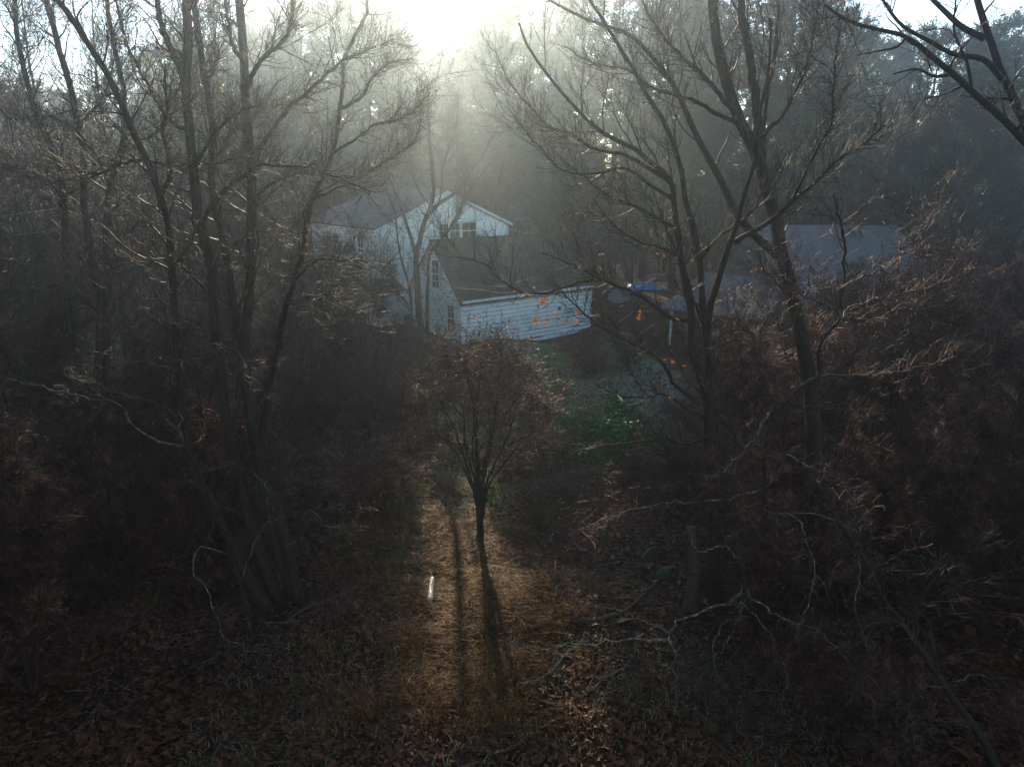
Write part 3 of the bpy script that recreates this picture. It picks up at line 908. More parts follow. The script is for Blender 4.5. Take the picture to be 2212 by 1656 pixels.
# overhanging limbs from a tree standing just right of the view
def overhang():
    rng = np.random.default_rng(5)
    base = np.array([12.4, 13.4, 0.0])
    root = thing("bare_tree", "thick dark limbs arching in from the right edge across the blue sky", "tree", tuple(base))
    main = np.array([base + (0, 0, -.2), base + (-.05, 0, 3), base + (-.2, .0, 6), base + (-.6, -.1, 8.2)])
    j = main[-1]
    K = 24

    def run(pts, Y0, Y1, start):
        w = [start] + [P(x, y, Y0 + (Y1 - Y0) * i / max(1, len(pts) - 1)) for i, (x, y) in enumerate(pts)]
        return spline(np.array(w), K) - base
    st = np.array([spline(main, K) - base])
    sr = np.linspace(.26, .16, K)[None]
    MB().tubes(st, sr, 10, True).build("trunk", M['bark'], root)
    paths = [
        ([(2225, 318), (2159, 250), (2109, 207), (2059, 160), (2009, 120), (1959, 80), (1893, 63), (1826, 43), (1780, 10)], 12.9, 12.0, j, .11, .02),
        ([(2230, 300), (2205, 250), (2186, 207), (2159, 150), (2143, 100), (2126, 50), (2105, -20)], 13.0, 13.6, j, .12, .05),
    ]
    lp = [run(p, a, b, s) for p, a, b, s, _, _ in paths]
    lr = [np.linspace(r0, r1, K) for *_, r0, r1 in paths]
    for pts, Y0, Y1, r0, r1 in [
        ([(2169, 177), (2126, 130), (2059, 117), (2009, 90), (1943, 50), (1900, -10)], 13.2, 12.4, .055, .02),
        ([(2126, 83), (2076, 57), (2043, 27), (2000, -15)], 13.5, 13.6, .06, .035),
        ([(1959, 80), (1940, 100), (1900, 110), (1850, 120)], 12.3, 12.0, .022, .008),
        ([(2059, 160), (2020, 165), (1980, 150), (1930, 160)], 12.6, 12.0, .03, .01),
        ([(2100, 200), (2090, 140), (2060, 60), (2065, 0)], 12.8, 12.6, .03, .012),
    ]:
        lp.append(spline(np.array([P(x, y, Y0 + (Y1 - Y0) * i / (len(pts) - 1)) for i, (x, y) in enumerate(pts)]), K) - base)
        lr.append(np.linspace(r0, r1, K))
    lp, lr = np.array(lp), np.array(lr)
    MB().tubes(lp, lr, 8, True).build("limbs", M['bark'], root)
    tb = MB()
    b1, r1 = grow(rng, lp, lr, 26, .3, 1, (.5, 1.1), (.6, 1.5), .3, 8, .2, .05, .45, .006)
    tb.tubes(b1, r1, 4)
    b2, r2 = grow(rng, b1, r1, 150, .1, 1, (.5, 1.1), (.25, .8), .3, 6, .22, .05, .6, .0035)
    tb.tubes(b2, r2, 3)
    b3, r3 = grow(rng, b2, r2, 400, .1, 1, (.5, 1.1), (.1, .4), .3, 5, .22, .05, .7, .0028)
    tb.tubes(b3, r3, 3)
    tb.build("branches", M['twig'], root)


overhang()

# small round-headed tree in the middle of the clearing
hero("small_tree", "small vase-shaped tree with a dense twiggy crown in the middle of the clearing", "tree", [
    ([(1036, 1194), (1037, 1150), (1038, 1104), (1036, 1060), (1030, 980), (1030, 880), (1040, 780)], 9, 2, .3),
    ([(1037, 1120), (1030, 1080), (1010, 1010), (990, 950), (965, 890), (940, 850)], 5, 1.5, -.5),
    ([(1037, 1120), (1043, 1080), (1060, 1020), (1090, 960), (1110, 900), (1120, 830)], 5, 1.5, .6),
    ([(1037, 1110), (1040, 1060), (1050, 980), (1070, 900), (1075, 820), (1085, 770)], 4.5, 1.5, -.8),
    ([(1037, 1110), (1025, 1040), (1005, 960), (1000, 880), (985, 800)], 4.5, 1.5, .8),
    ([(1037, 1110), (1015, 1040), (985, 980), (960, 950), (925, 920)], 4, 1.3, 1.0),
    ([(1037, 1110), (1060, 1040), (1090, 1000), (1120, 960), (1150, 930)], 4, 1.3, -1.0),
    ([(1037, 1110), (1045, 1040), (1060, 960), (1055, 880), (1060, 800)], 4, 1.3, 1.3),
    ([(1037, 1110), (1030, 1040), (1020, 960), (1025, 900), (1010, 810)], 4, 1.3, -1.3),
], [
    ([(1000, 900), (950, 850), (905, 875)], 2.2, .8, .6), ([(1085, 900), (1140, 850), (1190, 885)], 2.2, .8, -.6), ([(1032, 850), (1000, 790), (955, 775)], 2, .8, .7),
    ([(1062, 830), (1110, 780), (1155, 800)], 2, .8, -.7), ([(985, 960), (930, 940), (893, 970)], 2.2, .8, -.5), ([(1098, 960), (1150, 940), (1198, 965)], 2.2, .8, .5),
    ([(1040, 820), (1050, 770), (1075, 735)], 1.8, .7, .4), ([(1015, 830), (1005, 780), (1020, 740)], 1.8, .7, -.4),
], seed=31, n1=110, n2=760, n3=3000, tip=.0038, l1=(.5, 1.7), l2=(.3, .9), l3=(.12, .45), wig=.26, up=-.01, twig='twig_red', leaves=('leaf_brown', 2200, .05), tmin=.4, depth=.8)

# the bare tree in front of the garage's gable
hero("bare_tree", "dark bare tree of fanning stems right in front of the garage gable", "tree", [
    ([(915, 762), (908, 700), (906, 687), (902, 615), (900, 542), (906, 518), (918, 478), (930, 446), (937, 410), (934, 374), (930, 330), (926, 250), (925, 180)], 9, 2.5, .6),
    ([(901, 560), (887, 511), (877, 482), (870, 458), (858, 422), (845, 395), (830, 340)], 5, 1.5, -.5),
    ([(925, 462), (963, 429), (990, 413), (1008, 385), (1040, 340), (1075, 270)], 4.5, 1.2, .8),
    ([(922, 764), (923, 711), (924, 614), (931, 547), (953, 518), (985, 470), (1010, 420), (1060, 350)], 5.5, 1.2, .9),
    ([(905, 765), (890, 690), (884, 620), (872, 580), (860, 520), (850, 450), (830, 400)], 4, 1.2, 1.5),
], [
    ([(953, 518), (990, 470), (1000, 430), (1010, 370)], 2, .6, -.8),
    ([(884, 660), (850, 620), (830, 590), (800, 540)], 2.2, .7, -.8),
    ([(886, 670), (860, 640), (850, 610), (835, 560)], 2, .7, 1),
    ([(930, 446), (900, 400), (885, 340), (880, 250)], 2.4, .8, 1),
    ([(918, 478), (950, 430), (955, 370), (985, 270), (990, 210)], 2.4, .8, -1),
], seed=32, n1=70, n2=460, n3=2200, l1=(1.5, 3.2), l2=(.8, 1.8), l3=(.4, 1.0), up=.09, wig=.14, twig='twig_grey', tip=.005, tmin=.35, depth=2)


# ------------------------------------------------------------------ houses
def roof_slab(parent, pts, thick, m, name="roof", label=None):
    """a sloping quad (eave-left, eave-right, ridge-right, ridge-left) with thickness and a UV in metres"""
    a = np.array(pts, float)
    n = np.cross(a[1] - a[0], a[3] - a[0])
    n /= np.linalg.norm(n)
    bm = MB().prism(a - n * thick, n * thick)
    o = bm.build(name, m, parent, False)
    uv = o.data.uv_layers.new(name="UVMap")
    ux = (a[1] - a[0]) / np.linalg.norm(a[1] - a[0])
    uy = np.cross(n, ux)
    for lp in o.data.loops:
        p = np.array(o.data.vertices[lp.vertex_index].co) - a[0]
        uv.data[lp.index].uv = (float(p @ ux), float(p @ uy))
    if label:
        o["label"] = label
    return o


def clap(mb, A, B, z0, zt, expo, lap=.03, rng=None, worn=0.0, holes=(), nrm=None, tight=.88):
    """lapped boards on the wall between A and B (local xy), from z0 up to zt(s0,s1,z) limits; returns nothing"""
    A, B = np.array(A, float), np.array(B, float)
    L = np.linalg.norm(B - A)
    t = (B - A) / L
    n = np.array([t[1], -t[0]]) if nrm is None else np.array(nrm)
    z = z0
    while True:
        lo, hi = zt(z + expo * .5, L)
        if hi - lo < .05:
            break
        lo2, hi2 = zt(z + expo, L)
        lo2, hi2 = max(lo, lo2), min(hi, hi2)
        if hi2 <= lo2:
            lo2 = hi2 = (lo + hi) / 2
        # break into lengths
        cuts = [lo]
        while cuts[-1] < hi:
            cuts.append(cuts[-1] + (rng.uniform(1.6, 4.2)))
        cuts[-1] = hi
        for a, b in zip(cuts[:-1], cuts[1:]):
            segs = [(a, b)]
            for (h0, h1, g0, g1) in holes:
                if g0 < z + expo * .6 and g1 > z + expo * .4:
                    ns = []
                    for s in segs:
                        if s[1] <= h0 or s[0] >= h1:
                            ns.append(s)
                        else:
                            if s[0] < h0:
                                ns.append((s[0], h0))
                            if s[1] > h1:
                                ns.append((h1, s[1]))
                    segs = ns
            for s in segs:
                low = worn * max(0, 1 - (z - z0) / 1.5)
                j0, j1 = rng.normal(0, .004 + .03 * low, 2)
                lp = lap + abs(rng.normal(0, .004 + .02 * low))
                if worn and rng.random() < .025 * low:
                    continue
                g = .004
                k0 = max(s[0], lo) if s[0] > lo + 1e-6 else lo
                u0 = max(s[0], lo2)
                u1 = min(s[1], hi2)
                if u1 < u0:
                    u0 = u1 = (u0 + u1) / 2
                def pt(ss, off, zz):
                    p = A + t * ss + n * off
                    return [p[0], p[1], zz]
                v = [pt(k0 + g, lp, z + j0), pt(s[1] - g, lp, z + j1), pt(u1 - g, .006, z + expo * tight + j1), pt(u0 + g, .006, z + expo * tight + j0),
                     pt(k0 + g, -.01, z + j0), pt(s[1] - g, -.01, z + j1)]
                mb.add(v, [[0, 1, 2, 3], [4, 5, 1, 0]])
        z += expo


def window(parent, A, t, n, s, z, w, h, cols=2, rows=4, m_frame='trim'):
    """sash window on a wall: A wall origin (xy), t along, n outward, centre s, z"""
    t3, n3 = np.array([*t, 0.]), np.array([*n, 0.])
    o3 = np.array([A[0], A[1], 0.]) + t3 * s + np.array([0, 0, z])
    Mx = (np.stack([t3, n3, [0, 0, 1]], 1), o3)
    fr = MB()
    f = .09
    fr.box((-w / 2 - f, -.02, -h / 2 - f), (-w / 2, .055, h / 2 + f), Mx)
    fr.box((w / 2, -.02, -h / 2 - f), (w / 2 + f, .055, h / 2 + f), Mx)
    fr.box((-w / 2, -.02, h / 2), (w / 2, .058, h / 2 + f), Mx)
    fr.box((-w / 2 - f - .03, -.02, -h / 2 - f - .05), (w / 2 + f + .03, .09, -h / 2 - f), Mx)
    fr.box((-w / 2, -.02, -h / 2 - f), (w / 2, .05, -h / 2), Mx)
    wo = fr.build("window", M[m_frame], parent, False)
    mu = MB()
    for i in range(1, cols):
        x = -w / 2 + w * i / cols
        mu.box((x - .014, -.012, -h / 2), (x + .014, .022, h / 2), Mx)
    for i in range(1, rows):
        zz = -h / 2 + h * i / rows
        k = .03 if i == rows // 2 else .014
        mu.box((-w / 2, -.013, zz - k), (w / 2, .026 if i == rows // 2 else .02, zz + k), Mx)
    mu.build("glazing_bars", M[m_frame], wo, False)
    MB().box((-w / 2, -.03, -h / 2), (w / 2, 0.002, h / 2), Mx).build("pane", M['glass'], wo, False)
    return wo


rngh = np.random.default_rng(77)
TH = .66892
# garage: broad-boarded front facing us, steep gable on the left
G = thing("garage", "small white clapboard garage with a steep dark shingle roof and weathered boards", "garage", (-3.155, 43.52, 0), TH)
GL, GW, GE, GR = 11.15, 6.1, 2.72, 6.1
wb = MB()
wb.box((.02, .02, -1.2), (GL - .02, GW - .02, GE))
wb.prism([(.02, .02, GE), (.02, GW - .02, GE), (.02, GW / 2, GR - .06)], (GL - .04, 0, 0))
wb.build("sheathing", M['board_butt'], G, False)
fw = MB()
clap(fw, (0, 0), (GL, 0), -.66, lambda z, L: (0, L) if z < GE - .02 else (0, 0), .27, .045, rngh, 1.0, nrm=(0, -1))
fw.build("wall", M['board_white'], G, False)["label"] = "broad white front boards, warped and gapped near the ground"


def gable(he, hr, wid):
    def zt(z, L):
        if z < he:
            return (0, L)
        k = (z - he) / (hr - he)
        return (wid / 2 * k, L - wid / 2 * k)
    return zt


winG = [(1.12, 1.42, .78, 1.66), (GW / 2 - .25, 4.05, .78, 1.75)]
hol = [(s - w / 2 - .1, s + w / 2 + .1, z - h / 2 - .1, z + h / 2 + .1) for s, z, w, h in winG]
gw = MB()
clap(gw, (0, 0), (0, GW), .15, gable(GE, GR, GW), .125, .022, rngh, .3, hol, nrm=(-1, 0), tight=.95)
gw.build("wall", M['board_worn'], G, False)["label"] = "gable wall of narrow clapboards, paint flaking grey"
gw = MB()
clap(gw, (GL, 0), (GL, GW), .15, gable(GE, GR, GW), .125, .022, rngh, .3, nrm=(1, 0))
clap(gw, (0, GW), (GL, GW), .15, lambda z, L: (0, L) if z < GE - .02 else (0, 0), .125, .022, rngh, .3, nrm=(0, 1))
gw.build("wall", M['board_worn'], G, False)
for s, z, w, h in winG:
    window(G, (0, 0), (0, 1), (-1, 0), s, z, w, h, 2, 4)
tb = MB()
tb.box((-.06, -.07, .0), (.08, -.046, GE - .05)).box((-.062, -.045, .0), (-.03, .1, GE - .05)).box((GL - .08, -.07, -.7), (GL + .05, -.046, GE - .05))
tb.build("corner_board", M['trim'], G, False)
tb = MB()
tb.box((-.02, -.24, GE - .2), (GL + .1, -.21, GE - .03))
for e in (-.085,):
    for sgn in (0, 1):
        y0, y1 = (-.2, GW / 2) if sgn == 0 else (GW + .2, GW / 2)
        z0, z1 = GE - .24, GR - .02
        tb.prism([(e - .03, y0, z0 - .16), (e - .03, y1, z1 - .16), (e - .03, y1, z1), (e - .03, y0, z0)], (.028, 0, 0))
tb.build("eave_trim", M['trim'], G, False)
k = (GR - GE) / (GW / 2)
roof_slab(G, [(-.18, -.28, GE - .28 * k + .05), (GL + .2, -.28, GE - .28 * k + .05), (GL + .2, GW / 2, GR + .05), (-.18, GW / 2, GR + .05)], .07, M['shingle'])
roof_slab(G, [(GL + .2, GW + .28, GE - .28 * k + .05), (-.18, GW + .28, GE - .28 * k + .05), (-.18, GW / 2, GR + .05), (GL + .2, GW / 2, GR + .05)], .07, M['shingle'])
MB().box((-.2, GW / 2 - .12, GR + .02), (GL + .22, GW / 2 + .12, GR + .1)).build("ridge_cap", M['shingle_far'], G, False)
MB().box((-.012, -.012, -1.2), (GL + .012, GW + .012, .14)).build("foundation", M['foundation'], G, False)

# main house: wide low gable over the garage ridge
HH = thing("house", "tall white clapboard house with a wide low gable and three dark windows behind the garage", "house", (-9.3, 49.9, 0), TH)
HWd, HD, HE_, HR_ = 11.4, 11.0, 6.7, 9.1
wb = MB()
wb.box((.02, .02, -.2), (HWd - .02, HD - .02, HE_))
wb.prism([(.02, .02, HE_), (HWd - .02, .02, HE_), (HWd / 2, .02, HR_ - .1)], (0, HD - .04, 0))
wb.build("sheathing", M['board_butt'], HH, False)


def on_front(dx, dy):
    d = ray(dx, dy)
    t2, n2 = np.array([math.cos(TH), math.sin(TH)]), np.array([math.sin(TH), -math.cos(TH)])
    o = np.array([-9.3, 49.9])
    lam = (o @ n2) / (d[:2] @ n2)
    p = d * lam
    return (p[:2] - o) @ t2, p[2] + CAM_H


hw = []
for (x0, y0, x1, y1) in [(948, 489, 967, 509), (973, 488, 993, 509), (998, 486, 1028, 510)]:
    s0, z1 = on_front(x0, y0)
    s1, z0 = on_front(x1, y1)
    hw.append(((s0 + s1) / 2, (z0 + z1) / 2, s1 - s0, z1 - z0 + .3))
hol = [(s - w / 2 - .1, s + w / 2 + .1, z - h / 2 - .1, z + h / 2 + .1) for s, z, w, h in hw]
hol_l = [(2.0, 3.1, 1.0, 3.0), (2.0, 3.1, 4.2, 6.0), (6.0, 7.1, 4.2, 6.0), (5.6, 6.7, .3, 2.5)]
fw = MB()
clap(fw, (0, 0), (HWd, 0), .4, gable(HE_, HR_, HWd), .17, .028, rngh, .2, hol, nrm=(0, -1), tight=.97)
fw.build("wall", M['board_white'], HH, False)
fw = MB()
clap(fw, (0, 0), (0, HD), .4, lambda z, L: (0, L) if z < HE_ - .05 else (0, 0), .17, .028, rngh, .2, hol_l, nrm=(-1, 0), tight=.97)
fw.build("wall", M['board_worn'], HH, False)
fw = MB()
clap(fw, (HWd, 0), (HWd, HD), .4, lambda z, L: (0, L) if z < HE_ - .05 else (0, 0), .17, .028, rngh, .2, nrm=(1, 0))
fw.build("wall", M['board_worn'], HH, False)
for s, z, w, h in hw:
    window(HH, (0, 0), (1, 0), (0, -1), s, z, w, h, 2, 2)
for (a, b_, c, d) in hol_l[:3]:
    window(HH, (0, 0), (0, 1), (-1, 0), (a + b_) / 2, (c + d) / 2, b_ - a - .2, d - c - .2, 2, 4)
MB().box((-.05, 5.7, .3), (.0, 6.6, 2.4)).build("door", M['door'], HH, False)
k = (HR_ - HE_) / (HWd / 2)
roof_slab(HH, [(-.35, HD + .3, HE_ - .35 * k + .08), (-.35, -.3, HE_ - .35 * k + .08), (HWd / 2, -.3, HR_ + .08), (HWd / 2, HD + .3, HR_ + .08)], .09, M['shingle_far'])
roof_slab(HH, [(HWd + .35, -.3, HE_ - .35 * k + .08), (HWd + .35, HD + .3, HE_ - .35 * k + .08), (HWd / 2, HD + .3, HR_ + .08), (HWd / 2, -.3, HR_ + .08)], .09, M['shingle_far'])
tb = MB()
for sgn in (0, 1):
    x0 = -.33 if sgn == 0 else HWd + .33
    tb.prism([(x0, -.27, HE_ - .33 * k - .2), (HWd / 2, -.27, HR_ - .2), (HWd / 2, -.27, HR_ + .0), (x0, -.27, HE_ - .33 * k + .0)], (0, .03, 0))
tb.box((-.06, -.07, .2), (.1, -.045, HE_ - .1)).box((HWd - .1, -.07, .2), (HWd + .05, -.045, HE_ - .1))
tb.build("corner_board", M['trim'], HH, False)
s_, z_ = on_front(992, 450)
vb = MB()
for i in range(6):
    vb.box((s_ - .3, -.06, z_ - .4 + i * .14), (s_ + .3, -.03, z_ - .4 + i * .14 + .09))
vb.build("gable_vent", M['door'], HH, False)
MB().box((-.015, -.015, -.25), (HWd + .015, HD + .015, .38)).build("foundation", M['foundation'], HH, False)
# side porch on the left wall
roof_slab(HH, [(-2.0, 7.6, 2.75), (-2.0, 4.2, 2.75), (-.02, 4.2, 3.4), (-.02, 7.6, 3.4)], .08, M['shingle_far'], "porch_roof")
for y in (4.4, 7.4):
    MB().box((-1.9, y - .06, 0), (-1.78, y + .06, 2.68)).build("porch_post", M['trim'], HH, False)
MB().box((HWd / 2 - .4, 7.2, HR_ - .3), (HWd / 2 + .4, 8.0, HR_ + 1.0)).build("chimney", M['foundation'], HH, False)

# low connecting ell between house and garage
EL = thing("shed", "low white lean-to between the garage gable and the tall house", "shed", (-9.2, 48.0, 0), TH)
el = MB()
el.box((.02, .02, -.1), (2.0, 1.7, 2.6))
el.build("sheathing", M['board_butt'], EL, False)
el = MB()
clap(el, (0, 0), (2.02, 0), .1, lambda z, L: (0, L) if z < 2.55 else (0, 0), .14, .025, rngh, .3, nrm=(0, -1))
clap(el, (0, 0), (0, 1.7), .1, lambda z, L: (0, L) if z < 2.55 else (0, 0), .14, .025, rngh, .3, nrm=(-1, 0))
el.build("wall", M['board_worn'], EL, False)
roof_slab(EL, [(-.2, -.25, 2.55), (2.2, -.25, 2.55), (2.2, 1.75, 3.2), (-.2, 1.75, 3.2)], .07, M['shingle'])

# grey-roofed barn with a lean-to, behind the thicket
BA = thing("barn", "long low barn with a pale grey metal roof half hidden behind the right thicket", "barn", (15.6, 40.0, 0), 0.0)
bw = MB()
bw.box((0, .02, -.2), (9.0, 13.9, 3.1))
bw.prism([(0, .02, 3.1), (0, 13.9, 3.1), (0, 7.0, 6.9)], (9.0, 0, 0))
bw.box((.2, -6.4, -.2), (8.0, -.01, 2.2))
bw.build("wall", M['door'], BA, False)
roof_slab(BA, [(-.3, -.5, 2.95), (9.3, -.5, 2.95), (9.3, 7.0, 7.05), (-.3, 7.0, 7.05)], .06, M['metal_roof'])
roof_slab(BA, [(9.3, 14.4, 2.95), (-.3, 14.4, 2.95), (-.3, 7.0, 7.05), (9.3, 7.0, 7.05)], .06, M['metal_roof'])
roof_slab(BA, [(-.1, -6.8, 2.2), (8.2, -6.8, 2.2), (8.2, -.3, 2.8), (-.1, -.3, 2.8)], .06, M['metal_roof'], "lean_to_roof")
MB().box((3, -6.47, .0), (5, -6.405, 2.0)).build("door", M['door'], BA, False)

# open shed with white posts
OS = thing("open_shed", "open shed with a pale roof on white posts beside the driveway", "shed", (9.6, 42.8, 0), R(-43))
for x, y in ((.1, .1), (2.6, .1), (5.2, .1)):
    MB().box((x - .07, y - .07, -.1), (x + .07, y + .07, 2.42)).build("post", M['board_worn'], OS, False)
MB().box((0, 4.2, -.1), (5.4, 4.32, 3.5)).box((5.3, .2, -.1), (5.4, 4.18, 2.4)).build("wall", M['door'], OS, False)
roof_slab(OS, [(-.4, -.5, 2.42), (5.9, -.5, 2.42), (5.9, 4.6, 4.1), (-.4, 4.6, 4.1)], .08, M['metal_roof'])

# far house with a bluish roof in the mist
FH = thing("house", "small far house with a bluish roof fading into the mist", "house", tuple(P(1109, 470, 84) * (1, 1, 0)), R(15))
fb = MB()
fb.box((-3, 0, -.2), (3, 6, 5.4))
fb.prism([(-3, 0, 5.4), (-3, 6, 5.4), (-3, 3, 7.6)], (6, 0, 0))
fb.build("wall", M['board_worn'], FH, False)
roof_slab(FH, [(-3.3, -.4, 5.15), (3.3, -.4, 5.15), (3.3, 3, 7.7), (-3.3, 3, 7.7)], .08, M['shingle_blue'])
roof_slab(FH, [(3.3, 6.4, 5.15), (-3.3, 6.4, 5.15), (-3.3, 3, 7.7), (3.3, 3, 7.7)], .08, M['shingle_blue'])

# blue tarp over a wood pile
tp = P(1390, 625, 66.0)
tx = np.linspace(-1.6, 1.6, 34)
ty = np.linspace(-.9, .9, 20)


def tarp_z(X, Y):
    r = np.maximum(np.abs(X) / 1.6, np.abs(Y) / .9)
    return np.clip((1 - r ** 3), 0, 1) * (.5 + .1 * np.sin(X * 4) + .1 * np.cos(Y * 7 + X * 2)) + .05


V_, Q_ = grid_mesh(tx, ty, tarp_z)
tr = MB().add(V_, Q_).build("tarp", M['blue_tarp'])
tr.location = (tp[0], tp[1], .05)
tag(tr, "crumpled blue tarp over a heap beside the driveway", "tarp")


# ------------------------------------------------------------------ things lying about the clearing
def lying(name, label, cat, pts, r0, r1, m, sides=8, group=None, wob=.01, twigs=0, seed=0):
    """log, pole or fallen branch along view points (each dropped on the ground, lifted by its third value)"""
    rng = np.random.default_rng(seed)
    w = np.array([PG(p[0], p[1], (p[2] if len(p) > 2 else 0) + r0 * .8) for p in pts])
    w[:, 2] += gz(w[:, 0], w[:, 1])
    q = spline(w, 18)
    q[1:-1] += rng.normal(size=(16, 3)) * wob
    o0 = q[0].copy()
    q = q - o0
    rr = np.linspace(r0, r1, 18)
    mb = MB().tubes(q[None], rr[None], sides, True)
    if twigs:
        b, r = grow(rng, q[None], rr[None], twigs, .2, 1, (.5, 1.1), (.3, 1.0), .4, 6, .22, .05, .5, .004)
        mb.tubes(b, r, 4)
        b, r = grow(rng, b, r, twigs * 3, .1, 1, (.5, 1.1), (.15, .5), .4, 5, .22, .05, .6, .003)
        mb.tubes(b, r, 3)
    o = mb.build(name, m)
    o.location = o0
    return tag(o, label, cat, group)


lying("birch_log", "short white birch log lying end-on in the sunlit dry grass", "log", [(929, 1297, .16), (933, 1243, .22)], .075, .05, M['birch'], 12, wob=.002)
lying("wooden_pole", "pale straight wooden pole lying in the sunlit grass near the small tree", "pole", [(1051, 1226, .2), (1105, 1236, .16), (1163, 1248, .1)], .045, .035, M['pale_wood'], 8, wob=.003)
lying("wooden_pole", "dark pole lying just left of the small tree's foot", "pole", [(978, 1214), (1000, 1225), (1022, 1236)], .045, .04, M['log'], 8, wob=.004)
lying("curved_log", "thick dark log bent like a hook on the leaves", "log", [(1108, 1420), (1103, 1395), (1112, 1372), (1135, 1356), (1162, 1350), (1192, 1349)], .085, .05, M['log'], 10)
lying("fallen_branch", "dead branch with side twigs lying in the dark leaves below the hooked log", "branch",
      [(1120, 1472, .05), (1150, 1470, .05), (1190, 1450, .1), (1225, 1415, .25), (1260, 1390, .35)], .025, .012, M['bark_lichen'], 6, twigs=6, seed=3)
lying("fallen_branch", "dark fallen branch slanting up under the lichened boughs", "branch", [(1238, 1355), (1290, 1345), (1340, 1325), (1400, 1275), (1440, 1235)], .05, .025, M['log'], 7, twigs=4, seed=4)
lying("fallen_branch", "short stout dead branch pointing up beside the hooked log", "branch", [(1237, 1350), (1255, 1330), (1278, 1310)], .06, .03, M['log'], 7)
lying("fallen_branch", "long curved dead branch on the leaves at lower right of the clearing", "branch", [(1275, 1500), (1320, 1465), (1370, 1442), (1410, 1435), (1460, 1440), (1530, 1448)], .04, .02, M['log'], 7, twigs=5, seed=6)
lying("fallen_log", "dark rotten log among the leaves behind the wooden pole", "log", [(1160, 1222), (1190, 1265), (1205, 1295)], .07, .06, M['log'], 9)
lying("fallen_branch", "dark fallen branch at the foot of the left-hand trunks", "branch", [(615, 1340), (660, 1310), (710, 1290), (770, 1262)], .05, .02, M['log'], 7, twigs=5, seed=8)
lying("fallen_branch", "thin dark branch on the grass in front of the birch log", "branch", [(1020, 1455), (1070, 1468), (1120, 1472), (1165, 1470)], .03, .02, M['log'], 6, twigs=4, seed=9)


def stake(x, y0, y1, r, label, lean=0.0, m='pale_wood'):
    g = PG(x, y0)
    h = (P(x, y1, g[1])[2]) - g[2]
    q = np.array([[0, 0, -.1], [lean * .3, .02, h * .4], [lean, .03, h]])
    q = spline(q, 8)
    o = MB().tubes(q[None], np.linspace(r, r * .7, 8)[None], 7, True).build("wooden_stake", M[m])
    o.location = (g[0], g[1], float(gz(g[0], g[1])))
    tag(o, label, "stake")


stake(1199, 1257, 1214, .028, "grey splintered stake standing in the leaves right of the wooden pole")
stake(1328, 1487, 1464, .07, "short broken stump poking out of the dark leaves", -.1, 'log')
stake(1187, 1168, 1152, .022, "small pale stick standing behind the right end of the wooden pole", .1)


def rock(dx, dy, sx, sy, sz, seed, label):
    rng = np.random.default_rng(seed)
    n, m_ = 36, 22
    th = np.linspace(0, 2 * np.pi, n, endpoint=False)
    ph = np.linspace(.02, np.pi - .02, m_)
    Tt, Pp = np.meshgrid(th, ph)
    V = np.stack([np.sin(Pp) * np.cos(Tt), np.sin(Pp) * np.sin(Tt), np.cos(Pp)], -1)
    k = rng.normal(size=(7, 3)) * 1.7
    w = sum(np.sin(V @ kk + i) for i, kk in enumerate(k)) * .055
    V = V * (1 + w)[..., None]
    k2 = rng.normal(size=(9, 3)) * 5
    V = V * (1 + sum(np.abs(np.sin(V @ kk + i)) for i, kk in enumerate(k2)) * .02 - .1)[..., None]
    for kk in rng.normal(size=(12, 3)):                     # broken flat faces
        kk /= np.linalg.norm(kk)
        dd = np.maximum(V @ kk - rng.uniform(.5, .8), 0)
        V = V - dd[..., None] * kk * .9
    V = V * np.array([sx, sy, sz])
    i = np.arange(n * m_).reshape(m_, n)
    q = np.stack([i[:-1], np.roll(i[:-1], -1, 1), np.roll(i[1:], -1, 1), i[1:]], -1).reshape(-1, 4)
    o = MB().add(V.reshape(-1, 3), q[:, ::-1]).build("boulder", M['stone'])
    g = PG(dx, dy)
    o.location = (g[0], g[1], float(gz(g[0], g[1])) + sz * .12)
    o.rotation_euler = (0, 0, rng.uniform(0, 6))
    tag(o, label, "boulder", "boulders at the foot of the right-hand trees")


rock(1408, 1202, .42, .34, .3, 1, "largest mossy boulder, behind the two smaller ones")
rock(1432, 1242, .3, .26, .22, 2, "smaller grey boulder in front of the largest mossy one")
rock(1440, 1190, .22, .2, .17, 3, "small pale boulder tucked against the largest one's right side")
rock(1428, 1160, .16, .13, .12, 4, "smallest pale boulder, farthest back of the four")

# broken snag
g = PG(1492, 1312)
q = spline(np.array([[0, 0, -.2], [.02, 0, .7], [-.05, .05, 1.6], [-.12, .1, 2.1]]), 12)
sn = MB().tubes(q[None], (np.linspace(.19, .1, 12) * (1 + .4 * np.exp(-np.arange(12) / 1.5)))[None], 10, True)
sn.build("broken_trunk", M['log']).location = g
tag(bpy.data.objects["broken_trunk"], "broken-off brown tree trunk standing left of the right-hand trunks", "tree stump")


# ------------------------------------------------------------------ utility wires at far left
def wire(x0, y0, x1, y1, Y0, Y1, sag, r, label):
    a, b_ = P(x0, y0, Y0), P(x1, y1, Y1)
    t = np.linspace(0, 1, 30)[:, None]
    q = a + (b_ - a) * t
    q[:, 2] -= (sag * 4 * t * (1 - t))[:, 0]
    o = MB().tubes((q - a)[None], np.full((1, 30), r), 5).build("utility_wire", M['wire'])
    o.location = a
    tag(o, label, "wire")


wire(-60, 475, 620, 345, 26, 60, .4, .014, "upper utility wire glinting through the left-hand trees")
wire(-60, 520, 640, 380, 26, 60, .5, .014, "middle utility wire glinting through the left-hand trees")
wire(-60, 572, 660, 410, 26, 60, .5, .018, "lowest and thickest utility wire among the left-hand trees")


# ------------------------------------------------------------------ forest behind: copies of a few built trees
rng = np.random.default_rng(404)
RS = np.random.default_rng(909)


